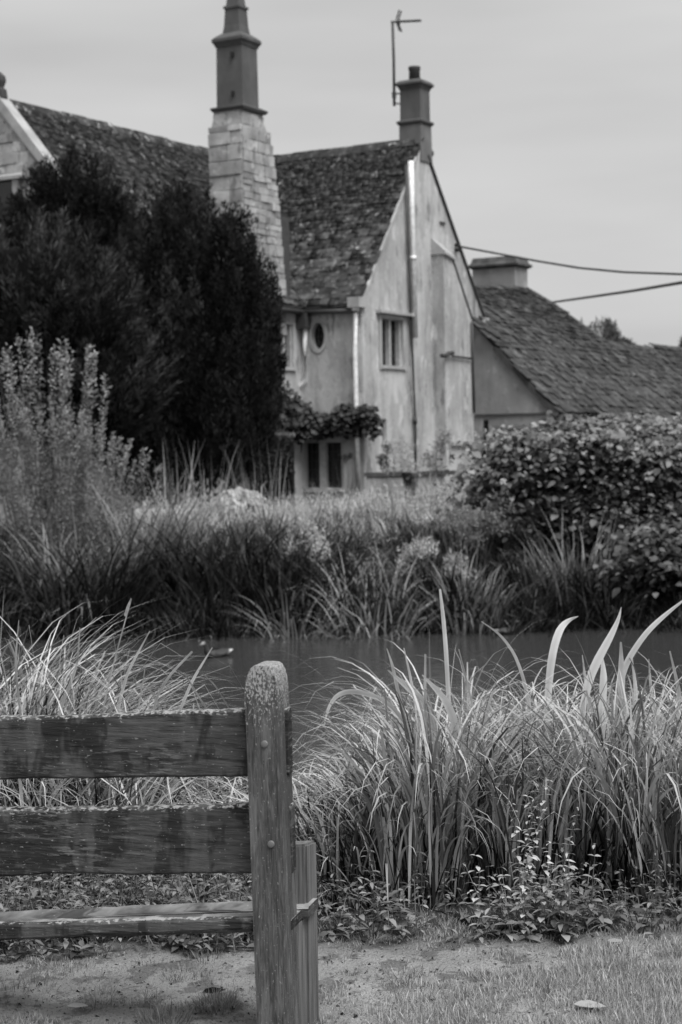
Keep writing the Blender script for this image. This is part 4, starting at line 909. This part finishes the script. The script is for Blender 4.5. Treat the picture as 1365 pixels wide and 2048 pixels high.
fluffy_thing(632, 1085, 21.7, .28, .3, 900, .055, 'pale feathery flower clump above the pale drooping reeds'); fluffy_thing(838, 1092, 21.7, .3, .28, 900, .055, 'pale feathery flower clump in the middle of the far bank')
fluffy_thing(930, 1035, 23, .55, .38, 1600, .05, 'grey wispy flower clump left of the bramble bush', 'shrub', (.1, .8)); fluffy_thing(905, 1130, 21.5, .25, .2, 500, .05, 'small pale flower clump low on the bank', 'meadow', (.2, .8))
fluffy_thing(745, 1115, 21.8, .25, .25, 500, .05, 'dull fluffy clump between the two pale flower clumps', 'shrub', (.1, .7))

# conifers -------------------------------------------------------------
def conifer(name, D, ells, base_px, label, mat, nplume, spray, plume=(.13, .5), tilt=.25, tone=(0, 1), aspect=.3, per=60):
    """ells: (px, py, rx_px, rz_px, dD) ellipsoids in photo pixels at depth D"""
    x0 = W(base_px, 950, D)[0]; gz = float(ground_z(x0, D)); e = empty(name, (x0, D, gz), label, 'tree', 'conifers in front of the house')
    acc = Acc(); E_ = []
    for px, py, rx, rz, dd in ells:
        c = W(px, py, D+dd); k = (D+dd)/F; E_.append((c, np.array([rx*k, rx*k*.9, rz*k])))
    vol = np.array([r[0]*r[2] for _, r in E_]); vol = vol/vol.sum()
    cen, ds, rs = [], [], []
    while len(cen) < nplume:
        i = rng.choice(len(E_), p=vol); c, r = E_[i]; d = rnd_dir(1)[0]
        if d[1] > .55: continue
        p = c+d*r*rng.uniform(.86, 1.03)
        if any(j != i and (((p-c2)/r2)**2).sum() < .7 for j, (c2, r2) in enumerate(E_)): continue
        if p[2] < gz+.2: continue
        cen.append(p); ds.append(d)
    cen = np.array(cen); ds = np.array(ds); n = len(cen)*per; ci = np.repeat(np.arange(len(cen)), per)
    pr, pz = plume; pscale = rng.uniform(.6, 1.4, len(cen))
    h = rng.uniform(-1, 1, n); rad = pr*1.25*np.sqrt(np.clip((1-h)/2, 0, 1))*np.clip((h+1)*3, 0, 1)*np.sqrt(rng.random(n)); a = rng.random(n)*6.28
    dirp = unit(ZZ+ds*tilt+rng.normal(0, .12, ds.shape))
    P_ = cen[ci]+dirp[ci]*(h*pz*pscale[ci])[:, None]+np.stack([np.cos(a)*rad, np.sin(a)*rad, 0*a], 1)*pscale[ci][:, None]
    out_ = np.stack([np.cos(a), np.sin(a), 0*a], 1)
    ax = dirp[ci]*1.0+out_*.45+rng.normal(0, .2, (n, 3)); tn = (rng.uniform(*tone, len(cen))**2.2)[ci]*.75+rng.uniform(*tone, n)*.25
    L = spray*rng.uniform(.6, 1.4, n); leaves(acc, P_, ax, rnd_dir(n)+ds[ci], L, L*aspect, tn, .2, .15)
    acc.obj('crown', MT[mat], e)
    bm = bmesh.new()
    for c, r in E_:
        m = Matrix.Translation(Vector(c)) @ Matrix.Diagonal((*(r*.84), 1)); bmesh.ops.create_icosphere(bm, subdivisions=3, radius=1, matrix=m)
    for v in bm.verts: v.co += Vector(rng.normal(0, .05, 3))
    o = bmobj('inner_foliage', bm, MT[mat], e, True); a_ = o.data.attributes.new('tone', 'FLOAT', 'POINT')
    bm = bmesh.new(); b = Vector((x0, D, gz-.2)); tube(bm, [b, b+Vector((.05, 0, .8)), b+Vector((0, .1, 2.0)), b+Vector((.1, .1, 3.2))], [.2, .16, .12, .05], 10); bmobj('trunk', bm, MT['bark'], e, True)
    return e
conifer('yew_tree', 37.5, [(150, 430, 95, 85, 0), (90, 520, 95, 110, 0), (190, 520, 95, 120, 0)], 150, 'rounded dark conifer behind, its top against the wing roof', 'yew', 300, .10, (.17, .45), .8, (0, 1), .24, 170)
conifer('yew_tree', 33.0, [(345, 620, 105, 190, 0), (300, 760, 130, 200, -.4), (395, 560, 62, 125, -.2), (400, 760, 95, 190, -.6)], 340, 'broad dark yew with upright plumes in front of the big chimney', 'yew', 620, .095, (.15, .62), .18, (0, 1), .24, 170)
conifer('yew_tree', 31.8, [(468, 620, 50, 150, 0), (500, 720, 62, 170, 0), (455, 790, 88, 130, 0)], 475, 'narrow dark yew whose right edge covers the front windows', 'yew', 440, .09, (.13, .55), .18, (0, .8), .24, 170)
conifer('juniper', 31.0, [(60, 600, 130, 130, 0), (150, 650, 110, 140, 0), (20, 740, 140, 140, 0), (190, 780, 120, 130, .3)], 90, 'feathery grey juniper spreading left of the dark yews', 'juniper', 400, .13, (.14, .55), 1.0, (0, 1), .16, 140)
# pale loose shrub on the far left
def wispy(px0, px1, py_top, D, nst, label, mat, leaf, ntw):
    xm = W((px0+px1)/2, 1000, D)[0]; gz = float(ground_z(xm, D)); e = empty('shrub', (xm, D, gz), label, 'shrub'); a, s = Acc(), Acc()
    for i in range(nst):
        px = rng.uniform(px0, px1); top_ = W(px, py_top(px)+abs(rng.normal(0, 25)), D+rng.normal(0, .5)); b = np.array([xm+(top_[0]-xm)*.45+rng.normal(0, .1), D+rng.normal(0, .2), gz]); n = ntw
        t = rng.random(n)**.7; P_ = b+(top_-b)*t[:, None]+np.stack([np.sin(t*3)*.05, 0*t, 0*t], 1); ax = rnd_dir(n)*np.array([1, 1, .6])+unit(top_-b)*.7; sp = (1-t)*.22+.03
        P_ = P_+rnd_dir(n)*(sp*rng.random(n))[:, None]
        leaves(a, P_, ax, rnd_dir(n)+ZZ*.5, leaf*rng.uniform(.5, 1.3, n), leaf*.42, rng.uniform(.1, .75, n)+.35*(t > .8), .2, .2)
        d = top_-b; L = np.linalg.norm(d); blades(s, b[None], np.array([math.atan2(d[1], d[0])]), L, math.acos(d[2]/L), 0, .014, np.array([.4]), 5, kink=0)
    a.obj('foliage', MT[mat], e); s.obj('stem', MT['stem'], e)
wispy(-60, 225, lambda p: np.interp(p, [-60, 0, 60, 190, 230], [700, 690, 655, 690, 800]), 24.5, 30, 'loose pale shrub with upright leafy shoots at far left', 'shrub', .065, 190)
wispy(-60, 300, lambda p: np.interp(p, [-60, 100, 200, 300], [780, 790, 840, 900]), 24.0, 60, 'fine twiggy grey bush below the upright shoots at far left', 'shrub', .05, 260)
# bramble bush on the right with tiers of large leaves
def bramble(name, D, ells, base_px, label, nclus, leaf, mat='bush', per=26, tone=(.1, 1.0)):
    x0 = W(base_px, 1200, D)[0]; gz = float(ground_z(x0, D)); e = empty(name, (x0, D, gz), label, 'bush', 'leafy bushes on the right bank'); acc = Acc(); s = Acc()
    for px, py, rx, rz, dd in ells:
        c = W(px, py, D+dd); k = D/F; r = np.array([rx*k, rx*k*.8, rz*k]); n = int(nclus*rx*rz/10000)
        for _ in range(n):
            d = rnd_dir(1)[0]; d[1] = -abs(d[1]) if rng.random() < .8 else d[1]; p = c+d*r*rng.uniform(.5, 1.12); m = int(per*rng.uniform(.5, 1.4)); t0 = tone[0]+(tone[1]-tone[0])*rng.random()**1.5; sz0 = rng.uniform(.6, 1.15)
            o_ = rng.normal(0, 1, (m, 3))*np.array([.30, .24, .035]); o_[:, 2] -= .25*o_[:, 0]**2; az = rng.random(m)*6.28; ax = np.stack([np.cos(az), np.sin(az)-.25, rng.normal(-.25, .25, m)], 1)
            lz = leaf*rng.uniform(.4, 1.5, m)*sz0; leaves(acc, p+o_, ax, np.array([0, -.35, 1.])+rng.normal(0, .25, (m, 3)), lz, lz*.72, t0*.75+rng.uniform(*tone, m)*.25, .18, .3, True)
        # arching canes
        for _ in range(10):
            b = c+np.array([rng.normal(0, r[0]*.5), 0, -r[2]]); blades(s, b[None], np.array([rng.random()*6.28]), r[2]*2.2, rng.uniform(0, .5), 1.0, .02, np.array([.3]), 6, kink=0)
    acc.obj('foliage', MT[mat], e); s.obj('cane', MT['stem'], e)
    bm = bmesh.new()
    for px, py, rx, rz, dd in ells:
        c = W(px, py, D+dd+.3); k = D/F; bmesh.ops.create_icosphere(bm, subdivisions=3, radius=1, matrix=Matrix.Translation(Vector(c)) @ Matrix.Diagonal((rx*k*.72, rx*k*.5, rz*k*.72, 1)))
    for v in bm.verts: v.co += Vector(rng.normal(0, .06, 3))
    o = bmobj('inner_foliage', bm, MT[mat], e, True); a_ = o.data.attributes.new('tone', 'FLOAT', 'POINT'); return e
def irregular(env, n, rz, seed):
    r = np.random.default_rng(seed); xs_ = [a for a, _ in env]; out_ = []
    for i in range(n):
        px = r.uniform(xs_[0], xs_[-1]); tp = np.interp(px, xs_, [b for _, b in env])+r.normal(0, 10); z_ = rz*r.uniform(.6, 1.3); out_.append((px, tp+z_*1.0, r.uniform(38, 75), z_, r.uniform(-.5, .5)))
    return out_
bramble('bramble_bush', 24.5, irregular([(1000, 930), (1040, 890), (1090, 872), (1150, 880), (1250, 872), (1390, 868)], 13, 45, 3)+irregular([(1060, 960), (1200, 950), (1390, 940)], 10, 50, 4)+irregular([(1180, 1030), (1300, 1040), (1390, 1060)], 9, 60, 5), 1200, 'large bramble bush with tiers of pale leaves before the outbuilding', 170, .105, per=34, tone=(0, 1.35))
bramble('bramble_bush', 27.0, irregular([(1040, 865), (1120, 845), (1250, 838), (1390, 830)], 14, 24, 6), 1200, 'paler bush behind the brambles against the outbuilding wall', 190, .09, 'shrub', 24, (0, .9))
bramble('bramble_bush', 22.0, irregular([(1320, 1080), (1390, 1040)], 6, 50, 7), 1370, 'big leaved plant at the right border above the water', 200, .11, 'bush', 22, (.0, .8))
# vine over the ground floor window and other plants by the house ----------
vine = empty('wall_vine', H(-1.2, -.2, GZ), 'dark leafy vine trained across the wall above the ground floor window', 'vine'); a = Acc(); s = Acc()
for (px, py, rx, rz, nn_) in ((560, 835, 40, 42, 420), (600, 835, 40, 35, 380), (640, 850, 36, 28, 330), (700, 840, 40, 34, 460), (735, 830, 20, 26, 160), (570, 800, 30, 24, 200), (540, 850, 26, 36, 240), (600, 868, 30, 14, 150), (745, 850, 16, 28, 120), (548, 790, 16, 30, 110)):
    c0 = pv(px, py, -.2); k = 42/F; n = nn_; d = rnd_dir(n); cw = H(c0[0], -.2, c0[1])
    if px < 606: c1 = pu(px, py, UW+.22); cw = H(UW+.22, c1[0], c1[1])
    P_ = np.array([cw])+d*np.array([rx*k, .25, rz*k])*(rng.random(n)**.4)[:, None]
    az = rng.random(n)*6.28; ax = np.stack([np.cos(az), np.sin(az)-.5, rng.normal(-.4, .3, n)], 1); L = .15*rng.uniform(.6, 1.3, n)
    leaves(a, P_, ax, np.array([-.2, -.7, .8])+rng.normal(0, .3, (n, 3)), L, L*.75, rng.uniform(0, 1, n), .15, .3, True)
a.obj('foliage', MT['vine'], vine)
bm = bmesh.new(); tube(bm, [H(-1.95, -.12, GZ), H(-1.9, -.12, .8), H(-1.7, -.14, 1.9), H(-.9, -.14, 2.1), H(.0, -.14, 2.15)], [.05, .05, .045, .04, .02], 7); bmobj('stem', bm, MT['bark'], vine, True)
# clipped hedge left of the window
hg = empty('clipped_hedge', W(530, 980, 39.5)*np.array([1, 1, 0])+ZZ*-.5, 'clipped box hedge with a flat top left of the ground floor window', 'hedge')
p0 = W(468, 873, 39.3); p1_ = W(588, 873, 39.9); zt = float(p0[2]); n = 5200; a = Acc()
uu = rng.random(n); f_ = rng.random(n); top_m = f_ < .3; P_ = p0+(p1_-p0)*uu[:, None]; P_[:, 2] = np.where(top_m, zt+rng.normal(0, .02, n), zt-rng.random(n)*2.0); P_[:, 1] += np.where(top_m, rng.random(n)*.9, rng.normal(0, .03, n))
leaves(a, P_, rnd_dir(n)+np.where(top_m[:, None], ZZ, -np.array([0, 1., 0])), rnd_dir(n), .07*rng.uniform(.6, 1.3, n), .035, np.where(top_m, rng.uniform(1.2, 2.6, n), rng.random(n)), .2, .1); a.obj('foliage', MT['vine'], hg)  # top leaves coloured paler to paint the light on the flat top
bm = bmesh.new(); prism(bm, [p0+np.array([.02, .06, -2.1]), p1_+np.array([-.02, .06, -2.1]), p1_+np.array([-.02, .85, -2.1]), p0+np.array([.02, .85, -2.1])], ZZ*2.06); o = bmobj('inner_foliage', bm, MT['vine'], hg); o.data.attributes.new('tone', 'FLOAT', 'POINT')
# low garden walls
gwl = empty('garden_wall', W(800, 975, 40.2)*np.array([1, 1, 0])+ZZ*-.45, 'low grey garden wall with dark coping below the gable', 'wall')
a0 = W(733, 948, 40.4); a1 = W(925, 943, 41.2)
bm = bmesh.new(); prism(bm, [a0*np.array([1, 1, 0])+ZZ*-.9, a1*np.array([1, 1, 0])+ZZ*-.9, a1*np.array([1, 1, 0])+np.array([0, .3, -.9]), a0*np.array([1, 1, 0])+np.array([0, .3, -.9])], ZZ*(a0[2]+.84)); bmobj('wall_body', bm, MT['render_grey'], gwl)
bm = bmesh.new(); prism(bm, [a0+np.array([-.05, -.06, -.06]), a1+np.array([.05, -.06, -.06]), a1+np.array([.05, .36, -.06]), a0+np.array([-.05, .36, -.06])], ZZ*.09); bmobj('wall_coping', bm, MT['lead'], gwl)
lw = empty('terrace_wall', W(550, 1030, 30)*np.array([1, 1, 0]), 'low pale dry stone terrace wall behind the reeds', 'wall')
a0 = W(270, 1026, 30.0); a1 = W(905, 1014, 30.6); d = (a1-a0); L = np.linalg.norm(d); d = d/L; nrm_ = np.cross(d, ZZ)
bm = bmesh.new(); prism(bm, [a0+nrm_*.0-ZZ*.7, a1-ZZ*.7, a1-nrm_*.3-ZZ*.7, a0-nrm_*.3-ZZ*.7], ZZ*.66); bmobj('core', bm, MT['mortar'], lw)
s = 0
while s < L:
    w_ = rng.uniform(.35, .8); m = np.eye(4); m[:3, 0] = d*(w_-.02); m[:3, 1] = nrm_*.42; m[:3, 2] = ZZ*.09; m[:3, 3] = a0+d*(s+w_/2)-nrm_*.14+ZZ*rng.normal(0, .008); o = link('cap_stone', BLK[int(rng.integers(4, 8))], None, lw); o.matrix_basis = Matrix(m.tolist())
    s += w_
masonry(lw, a0-ZZ*a0[2], d, nrm_, lambda z: (0, L), a0[2]-.5, a0[2]-.05, (.12, .2), (.25, .5), .03)
# heap of pale stones
hp = empty('stone_heap', W(480, 1020, 29)*np.array([1, 1, 0]), 'dome shaped heap of pale stones on the terrace wall below the yew', 'stones')
c = W(480, 1022, 29.6); 
for i in range(120):
    th_ = rng.random()*6.28; ph_ = math.acos(rng.random()); q = np.array([math.cos(th_)*math.sin(ph_)*.47, math.sin(th_)*math.sin(ph_)*.4, math.cos(ph_)*.32]); sz = rng.uniform(.09, .17)
    mm = Matrix.Translation(Vector(c+q)) @ Matrix.Rotation(rng.random()*3, 4, Vector(rnd_dir(1)[0])) @ Matrix.Diagonal((sz*1.2, sz, sz*.7, 1)); o = link('stone', BLK[int(rng.integers(3, 8))], None, hp); o.matrix_basis = mm
# pot and plants by the wall
pot = empty('plant_pot', W(822, 985, 39.9)*np.array([1, 1, 0])+ZZ*-.5, 'black plant pot with wispy plant before the garden wall', 'pot'); pc = W(822, 985, 39.9)
bm = bmesh.new(); tube(bm, [pc, pc+ZZ*.40, pc+ZZ*.41, pc+ZZ*.48, pc+ZZ*.48, pc+ZZ*.4], [.15, .2, .225, .225, .19, .18], 14, False); bmobj('tub', bm, MT['black'], pot)
bm = bmesh.new(); tube(bm, [pc-ZZ*.6, pc], [.12, .15], 12); bmobj('stand', bm, MT['black'], pot)
a = Acc(); 
for k in range(7): fluffy(a, pc+np.array([rng.normal(0, .2), rng.normal(0, .1), .75+rng.normal(0, .15)]), .2, .25, 110, .07, (.2, 1.1))
a.obj('foliage', MT['meadow'], pot)
def houseshrub(px, py, rx, rz, D, n, L, mat, tone, label):
    c = W(px, py, D); k = D/F; a = Acc()
    for _ in range(8): fluffy(a, c+np.array([rng.normal(0, rx*k*.4), rng.normal(0, .1), rng.normal(0, rz*k*.4)]), rx*k*.5, rz*k*.5, n//8, L, tone)
    s_ = Acc(); clump(s_, c[0], D, 14, float(c[2])+.6, .12, (.015, .02), (0, .5), (0, .2), (0, .2), seg=3)
    e = empty('garden_shrub', (c[0], D, -.5), label, 'shrub', 'small shrubs below the gable'); a.obj('foliage', MT[mat], e); s_.obj('stem', MT['stem'], e)
houseshrub(766, 925, 18, 30, 40.8, 700, .08, 'vine', (0, .9), 'dark conical shrub below the slit window'); houseshrub(800, 905, 35, 40, 41.2, 700, .06, 'meadow', (.1, .9), 'pale wispy shrub in front of the rain pipe')
houseshrub(872, 910, 34, 38, 41, 900, .08, 'shrub', (.1, .8), 'grey bushy shrub at the foot of the chimney breast'); houseshrub(700, 918, 16, 9, 41.2, 200, .08, 'vine', (0, 1), 'small dark plant hanging beside the downpipe')
# distant trees on the right
def far_tree(px, py, rx, rz, D, label):
    c = W(px, py, D); k = D/F; gz = float(ground_z(c[0], D)); e = empty('distant_tree', (c[0], D, gz), label, 'tree', 'distant trees'); a = Acc()
    for _ in range(26):
        d = rnd_dir(1)[0]; fluffy(a, c+d*np.array([rx, rx, rz])*k*.75, rx*k*.33, rz*k*.33, 130, .3, (0, 1))
    a.obj('crown', MT['farleaf'], e); b = Vector((c[0], D, gz-.3)); bm = bmesh.new(); tube(bm, [b, Vector(c)-Vector((0, 0, rz*k*.4)), Vector(c)], [.3, .22, .08], 8); bmobj('trunk', bm, MT['bark'], e, True)
far_tree(1205, 690, 42, 52, 110, 'distant round tree showing above the outbuilding roof'); far_tree(1160, 690, 26, 45, 112, 'smaller distant tree just left of the round one above the roof'); far_tree(1385, 720, 26, 55, 105, 'distant thin tree at the right border above the roof'); far_tree(1250, 715, 30, 35, 115, 'low distant tree right of the round one above the roof')
# ------------------------------------------------------------------ ducks
def duck(px, py, heading, s, label, dark):
    p = G(px, py, WATER_Z); e = empty('duck', tuple(p), label, 'duck', 'ducks on the pond')
    sp = [(-.27, .09, .012, .006), (-.22, .075, .05, .022), (-.12, .05, .085, .055), (0, .035, .10, .068), (.1, .04, .085, .064), (.155, .08, .05, .05), (.175, .14, .034, .036), (.185, .19, .036, .036), (.205, .215, .042, .038), (.235, .212, .034, .030), (.255, .203, .018, .012), (.29, .197, .017, .007), (.31, .195, .010, .004)]
    V_, Q_, T_ = [], [], []; m = 14
    for i, (x, z, ry, rz) in enumerate(sp):
        for k in range(m):
            a_ = k/m*2*math.pi; yy = math.cos(a_)*ry; zz = math.sin(a_)*rz; lx = -zz*.9 if 5 <= i <= 7 else 0
            V_.append((x+lx, yy, z+zz*(.35 if 5 <= i <= 7 else 1))); tn = .75 if i < 2 else (.35 if i in (9, 10) else .05); T_.append(tn)
    for i in range(len(sp)-1):
        for k in range(m): Q_.append((i*m+k, i*m+(k+1) % m, (i+1)*m+(k+1) % m, (i+1)*m+k))
    V_ = np.array(V_)*s; ch, sh = math.cos(heading), math.sin(heading); V_ = np.stack([V_[:, 0]*ch-V_[:, 1]*sh, V_[:, 0]*sh+V_[:, 1]*ch, V_[:, 2]], 1)+p
    link('body', npmesh('body', V_, np.array(Q_), np.array(T_)*(.5 if dark else 1), True), MT['duckm'], e)
    w_ = Acc()
    for sd_ in (-1, 1):
        b = np.array([.08, sd_*.085, .075])*s; b = np.array([b[0]*ch-b[1]*sh, b[0]*sh+b[1]*ch, b[2]])+p; leaves(w_, b[None], np.array([[-ch, -sh, .1]]), np.array([[-sh*sd_, ch*sd_, .4]]), .26*s, .09*s, .06, .1, .05, True)
    w_.obj('wing', MT['duckm'], e)
MT['duckm'] = leafm('duck_plumage', .0, .75, 0, .6)
duck(434, 1314, R(215), .8, 'small dark duck with pale tail swimming left of the bench post', False)
duck(1012, 1268, R(20), .7, 'dark waterbird close to the far bank behind the iris', True)
